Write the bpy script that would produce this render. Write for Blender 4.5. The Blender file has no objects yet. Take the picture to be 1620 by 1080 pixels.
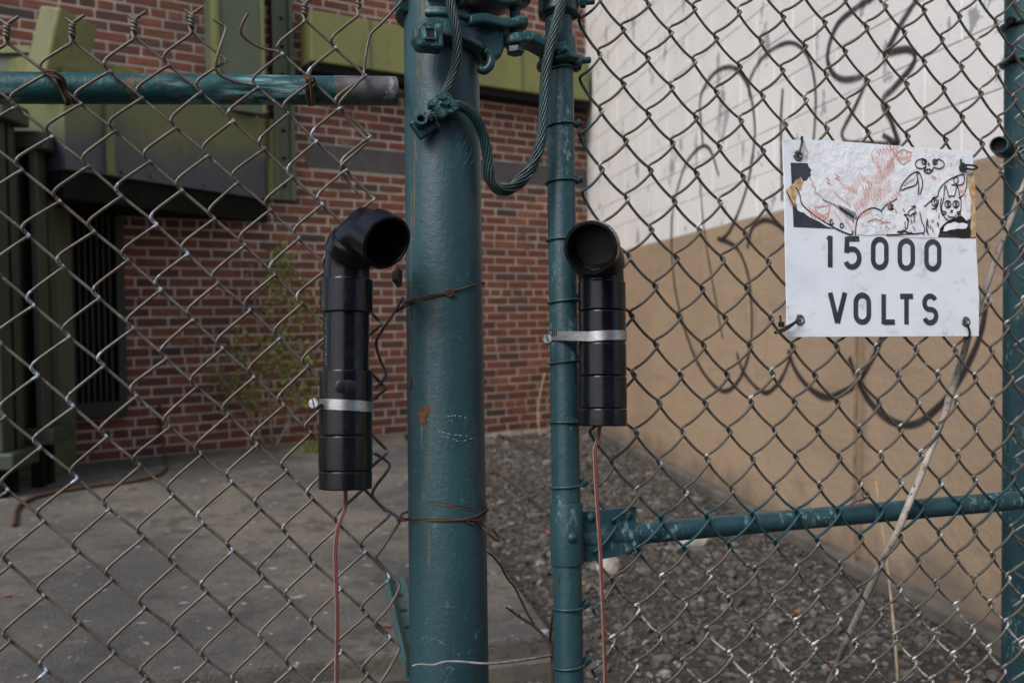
import bpy, bmesh, math, random
from mathutils import Vector, Matrix, noise as mnoise
R0 = random.Random(7)
scene = bpy.context.scene
col = scene.collection

# ------------------------------------------------------------------ camera
FPX = 1440.0                       # focal length in pixels of a 1620 px wide frame (32 mm)
CAMP = Vector((0, 0, 1.06))
PITCH = math.atan(47 / FPX); ROLL = 0.013
fwd = Vector((0, math.cos(PITCH), -math.sin(PITCH)))
right = Vector((math.cos(ROLL), 0, -math.sin(ROLL)))
right = (right - fwd * right.dot(fwd)).normalized()
upv = right.cross(fwd).normalized()
cam_d = bpy.data.cameras.new('camera'); cam = bpy.data.objects.new('camera', cam_d); col.objects.link(cam)
cam.matrix_world = Matrix(((right.x, upv.x, -fwd.x, CAMP.x), (right.y, upv.y, -fwd.y, CAMP.y), (right.z, upv.z, -fwd.z, CAMP.z), (0, 0, 0, 1)))
cam_d.sensor_width = 36; cam_d.lens = 32; cam_d.clip_start = 0.02; cam_d.clip_end = 500
cam_d.dof.use_dof = True; cam_d.dof.focus_distance = 1.12; cam_d.dof.aperture_fstop = 6.3
scene.camera = cam

# ------------------------------------------------------------------ light
SUN_EL, SUN_AZ = 46, 217           # azimuth measured from +Y clockwise; behind the camera to the left
world = bpy.data.worlds.new('World'); scene.world = world; world.use_nodes = True
wn = world.node_tree; bg = wn.nodes['Background']
sky = wn.nodes.new('ShaderNodeTexSky'); sky.sky_type = 'NISHITA'; sky.sun_disc = False
sky.sun_elevation = math.radians(SUN_EL); sky.sun_rotation = math.radians(SUN_AZ)
sky.air_density = 1.0; sky.dust_density = 2.0; sky.ozone_density = 1.0
wn.links.new(sky.outputs[0], bg.inputs[0]); bg.inputs[1].default_value = 0.088
sun_d = bpy.data.lights.new('sun', 'SUN'); sun_d.energy = 1.2; sun_d.angle = math.radians(28); sun_d.color = (1, 0.99, 0.97)
sun = bpy.data.objects.new('sun', sun_d); col.objects.link(sun)
az, el = math.radians(SUN_AZ), math.radians(SUN_EL)
sdir = Vector((math.sin(az) * math.cos(el), math.cos(az) * math.cos(el), math.sin(el)))
sun.rotation_euler = (-sdir).to_track_quat('-Z', 'Y').to_euler(); sun.location = sdir * 30
vs = scene.view_settings; vs.view_transform = 'Standard'; vs.look = 'None'; vs.gamma = 1; vs.use_curve_mapping = False
vs.exposure = 1.0

# ------------------------------------------------------------------ geometry helpers
def ray(px, py): return fwd + right * ((px - 810) / FPX) - upv * ((py - 540) / FPX)
def hit(px, py, p0, n):
    d = ray(px, py); return CAMP + d * ((p0 - CAMP).dot(n) / d.dot(n))
def at(px, py, depth): return CAMP + ray(px, py) * depth
def fd(px, py): return FPX / 1000 / (1.49 - 0.00028 * px + 0.00008 * (py - 140))
_a, _b, _c = at(0, 540, fd(0, 540)), at(1620, 540, fd(1620, 540)), at(810, 0, fd(810, 0))
FN = (_b - _a).cross(_c - _a).normalized()
if FN.dot(CAMP - _a) < 0: FN = -FN
F0 = _a
def F(px, py, off=0.0): return hit(px, py, F0 + FN * off, FN)       # a point of the leaning fence plane
FU = Vector((0, 0, 1)).cross(FN).normalized()
if FU.x < 0: FU = -FU
FV = FN.cross(FU).normalized()
if FV.z < 0: FV = -FV
SLAB = 0.115
def G(px, py, z=0.0): return hit(px, py, Vector((0, 0, z)), Vector((0, 0, 1)))
# brick wall (vertical)
BA = Vector((-2.469, 6.13, 0)); BB = Vector((0.651, 8.15, 0)); BU = (BB - BA).normalized(); BN = Vector((BU.y, -BU.x, 0))
def B(px, py, off=0.0): return hit(px, py, BA + BN * off, BN)
def bw(u, z, off=0.0): return BA + BU * u + BN * off + Vector((0, 0, z))
# painted wall (vertical)
WA = Vector((1.495, 2.77, 0)); WU = Vector((-0.15, 1, 0)).normalized(); WN = Vector((-WU.y, WU.x, 0))
if WN.x > 0: WN = -WN
def W(px, py, off=0.0): return hit(px, py, WA + WN * off, WN)
def ww(u, z, off=0.0): return WA + WU * u + WN * off + Vector((0, 0, z))

class MB:
    def __init__(s): s.v = []; s.f = []; s.uv = None; s.attrs = {}
    def add(s, vs_, fs):
        b = len(s.v); s.v.extend(vs_); s.f.extend([tuple(i + b for i in f) for f in fs])
    def box(s, o, ax, ay, az_):
        """o corner, three edge vectors"""
        P = [o, o + ax, o + ax + ay, o + ay, o + az_, o + ax + az_, o + ax + ay + az_, o + ay + az_]
        s.add(P, [(0, 3, 2, 1), (4, 5, 6, 7), (0, 1, 5, 4), (1, 2, 6, 5), (2, 3, 7, 6), (3, 0, 4, 7)])
    def prism(s, poly, ext):
        n = len(poly); s.add(list(poly) + [p + ext for p in poly],
            [tuple(range(n)), tuple(range(2 * n - 1, n - 1, -1))] + [(i, i + n, (i + 1) % n + n, (i + 1) % n) for i in range(n)])
    def tube(s, pts, rad, sides=8, closed=False, cap=True, flat=None):
        n = len(pts)
        rs = rad if isinstance(rad, (list, tuple)) else [rad] * n
        T = []
        for i in range(n):
            if closed: t = pts[(i + 1) % n] - pts[i - 1]
            else: t = pts[min(i + 1, n - 1)] - pts[max(i - 1, 0)]
            T.append(t.normalized() if t.length > 1e-9 else Vector((0, 0, 1)))
        a = T[0].orthogonal().normalized(); base = len(s.v); fr = []
        for i in range(n):
            a = a - T[i] * a.dot(T[i])
            a = a.normalized() if a.length > 1e-6 else T[i].orthogonal().normalized()
            b = T[i].cross(a); fr.append((a.copy(), b))
            for k in range(sides):
                w = 2 * math.pi * k / sides
                s.v.append(pts[i] + (a * math.cos(w) + b * math.sin(w)) * rs[i])
        m = n if closed else n - 1
        for i in range(m):
            j = (i + 1) % n
            for k in range(sides):
                l = (k + 1) % sides
                s.f.append((base + i * sides + k, base + i * sides + l, base + j * sides + l, base + j * sides + k))
        if cap and not closed:
            s.f.append(tuple(base + k for k in reversed(range(sides))))
            s.f.append(tuple(base + (n - 1) * sides + k for k in range(sides)))
        return fr
    def lathe(s, prof, o, ax, sides=40, a0=None, closed=False):
        """prof: (radius, height along ax)"""
        ax = ax.normalized(); a = (a0 or ax.orthogonal()); a = (a - ax * a.dot(ax)).normalized(); b = ax.cross(a); base = len(s.v)
        for r, h in prof:
            for k in range(sides):
                w = 2 * math.pi * k / sides
                s.v.append(o + ax * h + (a * math.cos(w) + b * math.sin(w)) * r)
        n = len(prof)
        for i in range(n if closed else n - 1):
            j = (i + 1) % n
            for k in range(sides):
                l = (k + 1) % sides
                s.f.append((base + i * sides + k, base + i * sides + l, base + j * sides + l, base + j * sides + k))
    def ribbon(s, pts, width, n, uv=False):
        """flat strip lying in the plane of normal n"""
        m = len(pts); base = len(s.v); ws = width if isinstance(width, (list, tuple)) else [width] * m
        for i in range(m):
            d0 = (pts[i] - pts[i - 1]).normalized() if i else None
            d1 = (pts[i + 1] - pts[i]).normalized() if i < m - 1 else None
            d0 = d0 or d1; d1 = d1 or d0
            t = (d0 + d1)
            t = t.normalized() if t.length > 1e-6 else d1
            p = n.cross(t).normalized(); k = 1 / max(0.45, p.dot(n.cross(d1).normalized()))
            s.v.append(pts[i] + p * ws[i] * 0.5 * k); s.v.append(pts[i] - p * ws[i] * 0.5 * k)
        for i in range(m - 1): s.f.append((base + 2 * i, base + 2 * i + 1, base + 2 * i + 3, base + 2 * i + 2))
        if uv:
            s.uv = s.uv or []
            for i in range(m): s.uv += [(i / (m - 1), 0.0), (i / (m - 1), 1.0)]
    def build(s, name, mat, parent=None, smooth=False, auto=None):
        me = bpy.data.meshes.new(name); me.from_pydata([tuple(v) for v in s.v], [], s.f); me.update()
        if s.uv:
            l = me.uv_layers.new(name='UVMap')
            for lp in me.loops: l.data[lp.index].uv = s.uv[lp.vertex_index]
        for k, d in s.attrs.items():
            a = me.attributes.new(k, 'FLOAT', 'POINT'); a.data.foreach_set('value', d)
        bm = bmesh.new(); bm.from_mesh(me); bmesh.ops.recalc_face_normals(bm, faces=bm.faces); bm.to_mesh(me); bm.free()
        if smooth: me.polygons.foreach_set('use_smooth', [True] * len(me.polygons))
        if smooth and auto: me.set_sharp_from_angle(angle=math.radians(auto))
        me.materials.append(mat)
        o = bpy.data.objects.new(name, me); col.objects.link(o)
        if parent: o.parent = parent; o.matrix_parent_inverse = parent.matrix_world.inverted()
        return o

def tag(o, label=None, cat=None, group=None, kind=None):
    if label: o['label'] = label
    if cat: o['category'] = cat
    if group: o['group'] = group
    if kind: o['kind'] = kind
    return o
def thing(name, loc, label, cat, group=None):
    o = bpy.data.objects.new(name, None); o.empty_display_size = 0.05; col.objects.link(o)
    o.location = loc; o.matrix_world = Matrix.Translation(loc)
    return tag(o, label, cat, group)
def bevel(o, w, seg=2):
    m = o.modifiers.new('bevel', 'BEVEL'); m.width = w; m.segments = seg; m.limit_method = 'ANGLE'; m.angle_limit = math.radians(40); m.harden_normals = False
    return o
def chaikin(P, it=2, closed=False):
    for _ in range(it):
        Q = [] if closed else [P[0]]
        n = len(P)
        for i in range(n if closed else n - 1):
            a, b = P[i], P[(i + 1) % n]; Q.append(a.lerp(b, .25)); Q.append(a.lerp(b, .75))
        if not closed: Q.append(P[-1])
        P = Q
    return P
def spline(P, step=8):
    """Catmull-Rom through P"""
    out = []; n = len(P)
    for i in range(n - 1):
        p0 = P[max(i - 1, 0)]; p1 = P[i]; p2 = P[i + 1]; p3 = P[min(i + 2, n - 1)]
        for k in range(step):
            t = k / step; t2 = t * t; t3 = t2 * t
            out.append(0.5 * ((2 * p1) + (p2 - p0) * t + (2 * p0 - 5 * p1 + 4 * p2 - p3) * t2 + (3 * p1 - p0 - 3 * p2 + p3) * t3))
    out.append(P[-1].copy()); return out
def hexbolt(mb, c, ax, r, h, sides=6):
    ax = ax.normalized(); mb.lathe([(r * .001, 0), (r, 0), (r, h * .85), (r * .86, h), (r * .001, h)], c, ax, sides)

# ------------------------------------------------------------------ materials
def node_mat(name):
    m = bpy.data.materials.new(name); m.use_nodes = True
    return m, m.node_tree, m.node_tree.nodes['Principled BSDF']
def N(nt, t, **kw):
    n = nt.nodes.new(t)
    for k, v in kw.items():
        if hasattr(n, k) and k not in ('Scale',): setattr(n, k, v)
    return n
def tex(nt, scale, detail=4, rough=.6, coord='Object', stretch=None, dist=0):
    out = nt.nodes.new('ShaderNodeNewGeometry').outputs['Position']
    if stretch:
        mp = nt.nodes.new('ShaderNodeMapping'); mp.inputs['Scale'].default_value = stretch; nt.links.new(out, mp.inputs[0]); out = mp.outputs[0]
    n = nt.nodes.new('ShaderNodeTexNoise'); n.inputs['Scale'].default_value = scale; n.inputs['Detail'].default_value = detail
    n.inputs['Roughness'].default_value = rough; n.inputs['Distortion'].default_value = dist
    nt.links.new(out, n.inputs['Vector']); return n.outputs['Fac']
def ramp(nt, fac, a, b, ca=0.0, cb=1.0):
    r = nt.nodes.new('ShaderNodeMapRange'); r.interpolation_type = 'SMOOTHSTEP'
    r.inputs[1].default_value = a; r.inputs[2].default_value = b; r.inputs[3].default_value = ca; r.inputs[4].default_value = cb
    nt.links.new(fac, r.inputs[0]); return r.outputs[0]
def mix(nt, fac, a, b):
    m = nt.nodes.new('ShaderNodeMix'); m.data_type = 'RGBA'
    if isinstance(fac, (int, float)): m.inputs[0].default_value = fac
    else: nt.links.new(fac, m.inputs[0])
    for s, v in ((m.inputs[6], a), (m.inputs[7], b)):
        if isinstance(v, (tuple, list)): s.default_value = (*v[:3], 1)
        else: nt.links.new(v, s)
    return m.outputs[2]
def mth(nt, op, a, b):
    m = nt.nodes.new('ShaderNodeMath'); m.operation = op
    for i, v in enumerate((a, b)):
        if isinstance(v, (int, float)): m.inputs[i].default_value = v
        elif v is not None: nt.links.new(v, m.inputs[i])
    return m.outputs[0]
def bump(nt, bs, h, strength=.3, dist=.002):
    b = nt.nodes.new('ShaderNodeBump'); b.inputs['Strength'].default_value = strength; b.inputs['Distance'].default_value = dist
    nt.links.new(h, b.inputs['Height']); nt.links.new(b.outputs[0], bs.inputs['Normal'])
def setc(nt, bs, c):
    if isinstance(c, (tuple, list)): bs.inputs['Base Color'].default_value = (*c[:3], 1)
    else: nt.links.new(c, bs.inputs['Base Color'])
def simple(name, a, b=None, scale=20, rough=.6, metal=0, bmp=0, bscale=None, lo=.35, hi=.65, stretch=None, c3=None, t3=(.6, .68), s3=None, spec=None, bdist=.002):
    m, nt, bs = node_mat(name)
    c = a
    if b: c = mix(nt, ramp(nt, tex(nt, scale, stretch=stretch), lo, hi), a, b)
    if c3: c = mix(nt, ramp(nt, tex(nt, s3 or scale * 2.3, 5, .7, stretch=stretch), *t3), c, c3)
    setc(nt, bs, c)
    bs.inputs['Roughness'].default_value = rough; bs.inputs['Metallic'].default_value = metal
    if spec is not None: bs.inputs['Specular IOR Level'].default_value = spec
    if bmp: bump(nt, bs, tex(nt, bscale or scale * 4), bmp, bdist)
    return m
M = {}
def paint_mat(name, base, dark, chip, rust, chip_t=(.62, .66), chip_stretch=(1, 1, 1), chip_scale=60, rust_t=(.70, .74), rough=.42, streak=None):
    m, nt, bs = node_mat(name)
    c = mix(nt, ramp(nt, tex(nt, 9), .35, .7), base, dark)
    if streak:                                   # runs of rust and dirt down the metal, with a shape of their own
        c = mix(nt, mth(nt, 'MULTIPLY', ramp(nt, tex(nt, 30, 4, .6, stretch=(1, 1, .06)), .60, .72), .55), c, streak)
    ch = mth(nt, 'MULTIPLY', ramp(nt, tex(nt, chip_scale, 6, .75, stretch=chip_stretch), *chip_t), ramp(nt, tex(nt, 7, 3), .48, .62))
    c = mix(nt, ch, c, chip)
    ru = ramp(nt, tex(nt, 26, 6, .7), *rust_t); c = mix(nt, ru, c, rust); setc(nt, bs, c)
    rr = mix(nt, ru, (rough,) * 3, (.9,) * 3); nt.links.new(rr, bs.inputs['Roughness'])
    h = mth(nt, 'ADD', mth(nt, 'SUBTRACT', mth(nt, 'ADD', tex(nt, 130, 3), mth(nt, 'MULTIPLY', tex(nt, 420, 2), .5)), mth(nt, 'MULTIPLY', ch, 1.2)), mth(nt, 'MULTIPLY', tex(nt, 55, 4, .6, stretch=(1, 1, .18)), 1.4))
    bump(nt, bs, h, .5, .0013); return m
TEAL, TEALD = (.018, .060, .071), (.013, .046, .057)
M['post'] = paint_mat('teal_post_paint', TEAL, TEALD, (.05, .16, .16), (.09, .035, .018), chip_t=(.58, .66), rust_t=(.69, .72), streak=(.075, .080, .05), rough=.48)
M['gate'] = paint_mat('teal_gate_paint', TEAL, TEALD, (.16, .32, .30), (.10, .05, .03), chip_t=(.53, .62), chip_scale=120, chip_stretch=(1, 1, .5), rust_t=(.78, .80))
M['hinge'] = paint_mat('teal_cast_paint', (.014, .058, .062), (.011, .045, .050), (.07, .24, .22), (.12, .06, .03), chip_t=(.53, .60), chip_scale=110, rust_t=(.77, .79), rough=.36)
M['rail'] = paint_mat('worn_green_paint', (.012, .085, .085), (.008, .055, .06), (.22, .42, .42), (.15, .11, .06), chip_t=(.46, .60), chip_stretch=(.10, .3, 1.6), chip_scale=150, rust_t=(.59, .62), rough=.45)
M['galv'] = simple('galvanised_rail_end', (.20, .20, .20), (.12, .105, .09), 25, .5, .5, .2, 90, c3=(.42, .43, .45), t3=(.58, .66), s3=40)
M['rust'] = simple('rusty_wire', (.055, .026, .018), (.10, .045, .022), 60, .85, .1, .4, 300)
M['rustp'] = simple('bare_rust', (.13, .045, .02), (.06, .03, .02), 120, .9, 0, .6, 400)
M['scuff'] = simple('scuffed_light_teal', (.045, .135, .135), (.03, .10, .105), 200, .6)
M['scr'] = simple('scraped_primer', (.30, .42, .44), (.16, .26, .28), 300, .6)
def wire_mat(name, a, b, zinc, green=True):
    m, nt, bs = node_mat(name)
    c = mix(nt, ramp(nt, tex(nt, 28, 4), .38, .62), a, b)
    def att(nm):
        n = nt.nodes.new('ShaderNodeAttribute'); n.attribute_name = nm; return n.outputs['Fac']
    n1 = tex(nt, 170, 5, .78)
    zf = ramp(nt, mth(nt, 'ADD', mth(nt, 'MULTIPLY', att('zinc'), .30), n1), .70, .84)
    c = mix(nt, zf, c, zinc)
    if green:
        pf = ramp(nt, mth(nt, 'ADD', mth(nt, 'MULTIPLY', att('paint'), .8), tex(nt, 160, 4)), .78, .92); c = mix(nt, pf, c, TEAL)
    setc(nt, bs, c); bs.inputs['Roughness'].default_value = .5; bs.inputs['Metallic'].default_value = .25
    bump(nt, bs, tex(nt, 420, 4), .4, .0006); return m
M['wireL'] = wire_mat('weathered_fence_wire', (.135, .118, .090), (.100, .072, .054), (.42, .48, .54))
M['wireR'] = wire_mat('weathered_gate_wire', (.080, .066, .066), (.105, .090, .060), (.55, .56, .52))
M['wireS'] = simple('galvanised_wire', (.30, .30, .30), (.20, .19, .17), 60, .45, .5)
def abs_mat():
    m, nt, bs = node_mat('black_plastic_pipe')
    c = mix(nt, ramp(nt, tex(nt, 8, 4), .4, .7), (.004, .0042, .006), (.007, .0075, .010))
    c = mix(nt, ramp(nt, tex(nt, 70, 6, .8, stretch=(1, 1, .5)), .70, .80), c, (.035, .036, .04))
    setc(nt, bs, c)
    nt.links.new(ramp(nt, tex(nt, 45, 5, .7), .3, .7, .13, .32), bs.inputs['Roughness'])
    bs.inputs['Specular IOR Level'].default_value = .36
    bump(nt, bs, mth(nt, 'ADD', tex(nt, 200, 4), tex(nt, 60, 3, stretch=(1, 1, .2))), .10, .0006); return m
M['abs'] = abs_mat()
M['inner'] = simple('pipe_inside', (.004, .004, .004), rough=.6)
M['steel'] = simple('stainless_band', (.50, .51, .52), (.36, .36, .36), 90, .34, .85, .15, 200, stretch=(1, 1, 6))
M['steeld'] = simple('clamp_screw_steel', (.45, .45, .46), (.18, .17, .16), 220, .4, .8)
M['redw'] = simple('red_wire_jacket', (.17, .034, .030), rough=.4)
M['cuw'] = simple('copper_wire_jacket', (.20, .115, .085), (.24, .16, .125), 120, .4)
M['sign'] = simple('white_sign_enamel', (.77, .80, .85), (.67, .70, .75), 14, .42, 0, .1, 60, .42, .75, c3=(.46, .475, .50), t3=(.52, .74), s3=26, stretch=(.7, 1, 1.3))
M['paper'] = simple('torn_sticker_paper', (.82, .83, .86), (.72, .73, .76), 30, .75, 0, .9, 70, c3=(.42, .43, .46), t3=(.66, .76), s3=45, bdist=.003)
M['print'] = simple('sign_lettering', (.028, .030, .038), (.045, .048, .058), 50, .45, c3=(.14, .145, .16), t3=(.66, .74), s3=140)
M['ink'] = simple('marker_ink', (.008, .008, .010), rough=.5)
M['pink'] = simple('faded_pink_pencil', (.62, .27, .20), (.68, .38, .32), 300, .7)
M['ochre'] = simple('rust_stain', (.42, .22, .07), (.60, .48, .32), 120, .8, c3=(.13, .06, .03), t3=(.60, .70), s3=200)
M['tie'] = simple('black_nylon_tie', (.010, .010, .011), rough=.35)
M['grommet'] = simple('grommet_metal', (.30, .31, .32), (.10, .09, .08), 300, .45, .7)
def brick_mat():
    m, nt, bs = node_mat('red_brick')
    oi = nt.nodes.new('ShaderNodeObjectInfo'); ge = nt.nodes.new('ShaderNodeNewGeometry')
    r = mth(nt, 'FRACT', mth(nt, 'ADD', mth(nt, 'MULTIPLY', oi.outputs['Random'], 7.31), ge.outputs['Random Per Island']), None)
    cr = nt.nodes.new('ShaderNodeValToRGB'); e = cr.color_ramp; e.interpolation = 'CONSTANT'
    cols = [(0, (.125, .040, .026)), (.14, (.180, .054, .032)), (.30, (.088, .034, .026)), (.42, (.150, .044, .026)), (.58, (.205, .068, .040)), (.70, (.105, .044, .034)),
            (.80, (.165, .056, .028)), (.915, (.044, .031, .030)), (.955, (.235, .088, .050))]
    while len(e.elements) < len(cols): e.elements.new(.5)
    for el_, (p, c) in zip(e.elements, cols): el_.position = p; el_.color = (*c, 1)
    nt.links.new(r, cr.inputs[0])
    c = mix(nt, mth(nt, 'MULTIPLY', ramp(nt, tex(nt, 22, 5, .7, coord='Object'), .40, .66), .55), cr.outputs[0], (.075, .036, .030))
    c = mix(nt, ramp(nt, tex(nt, 60, 5, .7), .66, .76), c, (.20, .13, .11))
    c = mix(nt, mth(nt, 'MULTIPLY', ramp(nt, tex(nt, 1.7, 5, .7), .52, .68), .45), c, (.060, .036, .028))
    c = mix(nt, mth(nt, 'MULTIPLY', ramp(nt, tex(nt, 3.1, 5, .7), .60, .74), .45), c, (.26, .20, .17))
    c = mix(nt, mth(nt, 'MULTIPLY', ramp(nt, tex(nt, 40, 4, .7, stretch=(1, 1, 2.2)), .52, .70), .5), c, (.055, .034, .030))
    setc(nt, bs, c); bs.inputs['Roughness'].default_value = .88
    bump(nt, bs, tex(nt, 90, 5, .7), .6, .004); return m
M['brick'] = brick_mat()
M['blockerbrick'] = simple('plain_brick_of_unseen_blockers', (.13, .055, .042), (.10, .045, .036), 14, .9)
M['mortar'] = simple('grey_mortar', (.50, .445, .375), (.37, .33, .28), 6, .95, 0, .6, 60, c3=(.16, .145, .13), t3=(.60, .74), s3=3, bdist=.006)
M['band'] = simple('purple_grey_stone_band', (.060, .050, .055), (.075, .065, .068), 12, .85, 0, .3, 50)
M['white'] = simple('white_wall_paint', (.80, .775, .75), (.73, .705, .68), 1.6, .7, 0, .5, 30, c3=(.34, .345, .35), t3=(.60, .635), s3=5.5, stretch=(1, 1, .5), bdist=.004)
M['joint'] = simple('painted_joint', (.70, .68, .655), (.60, .58, .56), 6, .8)
def tan_mat():
    m, nt, bs = node_mat('tan_wall_paint')
    c = mix(nt, ramp(nt, tex(nt, 1.1, 4), .35, .68), (.395, .280, .180), (.33, .236, .155))
    c = mix(nt, mth(nt, 'MULTIPLY', ramp(nt, tex(nt, 5, 5, .7, stretch=(.6, .35, 1.6)), .52, .70), .5), c, (.235, .172, .122))
    c = mix(nt, mth(nt, 'MULTIPLY', ramp(nt, tex(nt, 11, 5, .75, stretch=(1, 1, .25)), .58, .74), .6), c, (.20, .155, .12))
    c = mix(nt, ramp(nt, tex(nt, 24, 5, .8), .66, .72), c, (.42, .34, .26))
    sp = nt.nodes.new('ShaderNodeSeparateXYZ'); nt.links.new(nt.nodes.new('ShaderNodeNewGeometry').outputs['Position'], sp.inputs[0])
    z = mth(nt, 'ADD', sp.outputs['Z'], mth(nt, 'MULTIPLY', mth(nt, 'SUBTRACT', tex(nt, 4, 5, .7), .5), .5))      # mud splashed up from the gravel
    c = mix(nt, ramp(nt, z, .06, .26, .7, 0), c, (.13, .105, .085)); setc(nt, bs, c); bs.inputs['Roughness'].default_value = .75
    bump(nt, bs, mth(nt, 'ADD', tex(nt, 30, 5, .6), tex(nt, 6, 4, stretch=(.5, .3, 1.8))), .55, .008); return m
M['tan'] = tan_mat()
M['conc'] = simple('old_concrete_footing', (.115, .10, .08), (.07, .062, .052), 7, .95, 0, .6, 60, bdist=.006)
def slab_mat():
    m, nt, bs = node_mat('weathered_concrete')
    c = mix(nt, ramp(nt, tex(nt, 1.1, 6, .7), .40, .62), (.178, .150, .114), (.058, .055, .056))
    c = mix(nt, ramp(nt, tex(nt, 26, 5, .75), .50, .66), c, (.050, .044, .038))
    c = mix(nt, ramp(nt, tex(nt, 130, 4, .8), .50, .62), c, (.165, .153, .138))
    c = mix(nt, mth(nt, 'MULTIPLY', ramp(nt, tex(nt, 5.5, 4, .7), .52, .66), .75), c, (.050, .047, .046))
    c = mix(nt, ramp(nt, tex(nt, 17, 3, .55), .665, .685), c, (.36, .36, .37))
    setc(nt, bs, c); bs.inputs['Roughness'].default_value = .9
    bump(nt, bs, mth(nt, 'ADD', tex(nt, 110, 5, .8), tex(nt, 14, 4)), .9, .010); return m
M['slab'] = slab_mat()
M['soil'] = simple('dark_gravel_bed', (.055, .046, .038), (.030, .026, .022), 18, 1, 0, 1, 70, bdist=.02)
def stone_mat():
    m, nt, bs = node_mat('gravel_stone')
    ge = nt.nodes.new('ShaderNodeNewGeometry'); cr = nt.nodes.new('ShaderNodeValToRGB'); e = cr.color_ramp; e.interpolation = 'CONSTANT'
    cols = [(0, (.085, .072, .058)), (.2, (.055, .047, .040)), (.42, (.11, .096, .080)), (.58, (.070, .055, .042)), (.74, (.038, .034, .031)), (.86, (.14, .132, .122)), (.96, (.24, .225, .20))]
    while len(e.elements) < len(cols): e.elements.new(.5)
    for el_, (p, c) in zip(e.elements, cols): el_.position = p; el_.color = (*c, 1)
    nt.links.new(ge.outputs['Random Per Island'], cr.inputs[0])
    c = mix(nt, ramp(nt, tex(nt, 90, 4), .4, .7), cr.outputs[0], (.06, .054, .048)); setc(nt, bs, c); bs.inputs['Roughness'].default_value = .9
    bump(nt, bs, tex(nt, 200, 4), .4, .002); return m
M['stone'] = stone_mat()
M['rock'] = simple('pale_rock', (.36, .33, .29), (.24, .22, .19), 20, .9, 0, .6, 60, bdist=.006)
M['green'] = simple('olive_green_enamel', (.165, .170, .050), (.135, .145, .050), 2.5, .5, 0, .2, 40, c3=(.075, .075, .035), t3=(.52, .75), s3=9, stretch=(1, 1, .3))
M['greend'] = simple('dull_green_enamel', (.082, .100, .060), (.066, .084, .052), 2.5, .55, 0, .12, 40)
def duct_mat():
    m, nt, bs = node_mat('green_duct_enamel_blue_grey_below')  # blue-grey towards the bottom, green above, with a wavy boundary
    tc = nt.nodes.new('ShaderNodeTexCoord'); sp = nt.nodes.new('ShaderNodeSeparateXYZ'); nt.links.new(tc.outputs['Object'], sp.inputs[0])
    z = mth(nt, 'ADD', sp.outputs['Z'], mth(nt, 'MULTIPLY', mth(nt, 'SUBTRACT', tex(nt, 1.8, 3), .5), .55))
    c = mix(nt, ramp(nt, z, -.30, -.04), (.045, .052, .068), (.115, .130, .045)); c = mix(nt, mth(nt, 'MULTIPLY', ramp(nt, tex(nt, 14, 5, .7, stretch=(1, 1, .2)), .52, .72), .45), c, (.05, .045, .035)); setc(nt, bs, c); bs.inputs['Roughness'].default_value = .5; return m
M['duct'] = duct_mat()
M['rad'] = simple('shade_darkened_radiator_enamel', (.040, .050, .030), (.030, .040, .026), 5, .55, 0, .2, 40, c3=(.055, .050, .032), t3=(.56, .72), s3=12, stretch=(1, 1, .25))  # plant green darkened to put the overhang's shade into the colour
M['dark'] = simple('black_metal_and_underside_shade', (.006, .007, .006), (.010, .011, .009), 10, .9, spec=.12)  # serves dark fittings and painted shade under duct and beam
M['louvre'] = simple('louvre_green_darkened_for_shade', (.016, .024, .019), (.011, .018, .014), 6, .6)  # green set this dark for the deep shade under the duct
M['angle'] = paint_mat('rusting_teal_angle', (.04, .11, .115), (.03, .08, .085), (.10, .2, .2), (.16, .06, .025), chip_t=(.64, .7), rust_t=(.56, .60))
M['twig'] = simple('dead_twig_bark', (.075, .055, .045), (.045, .035, .032), 90, .9, 0, .4, 300)
M['twigs'] = simple('silvery_dead_twig', (.34, .31, .30), (.2, .17, .16), 90, .8)
M['stick'] = simple('pale_peeling_vine_bark', (.40, .365, .32), (.24, .20, .165), 40, .85, 0, .6, 160, c3=(.10, .075, .055), t3=(.56, .64), s3=130, stretch=(1, 1, .4))
M['straw'] = simple('dry_straw', (.42, .33, .23), (.30, .22, .14), 50, .85)
M['stalk'] = simple('brown_dry_stalk', (.24, .155, .09), (.16, .10, .06), 30, .85, c3=(.33, .25, .17), t3=(.58, .7), s3=60)
M['bark'] = simple('sapling_bark', (.26, .22, .20), (.17, .145, .13), 60, .9)
def leaf_mat(name, cols):
    m, nt, bs = node_mat(name)
    ge = nt.nodes.new('ShaderNodeNewGeometry'); cr = nt.nodes.new('ShaderNodeValToRGB'); e = cr.color_ramp
    while len(e.elements) < len(cols): e.elements.new(.5)
    for i, c in enumerate(cols): e.elements[i].position = i / (len(cols) - 1); e.elements[i].color = (*c, 1)
    nt.links.new(ge.outputs['Random Per Island'], cr.inputs[0]); setc(nt, bs, cr.outputs[0]); bs.inputs['Roughness'].default_value = .6
    tr = nt.nodes.new('ShaderNodeBsdfTranslucent'); nt.links.new(cr.outputs[0], tr.inputs[0]); ms = nt.nodes.new('ShaderNodeMixShader'); ms.inputs[0].default_value = .35
    nt.links.new(bs.outputs[0], ms.inputs[1]); nt.links.new(tr.outputs[0], ms.inputs[2]); nt.links.new(ms.outputs[0], nt.nodes['Material Output'].inputs[0]); return m
M['leaf'] = leaf_mat('yellow_green_leaf', [(.14, .18, .035), (.22, .23, .045), (.11, .14, .03), (.28, .25, .05)])
M['fall'] = simple('orange_fallen_leaf', (.30, .10, .03), (.17, .07, .03), 60, .8)
M['fallb'] = simple('brown_fallen_leaf', (.13, .075, .045), (.08, .05, .035), 60, .85)
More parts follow.
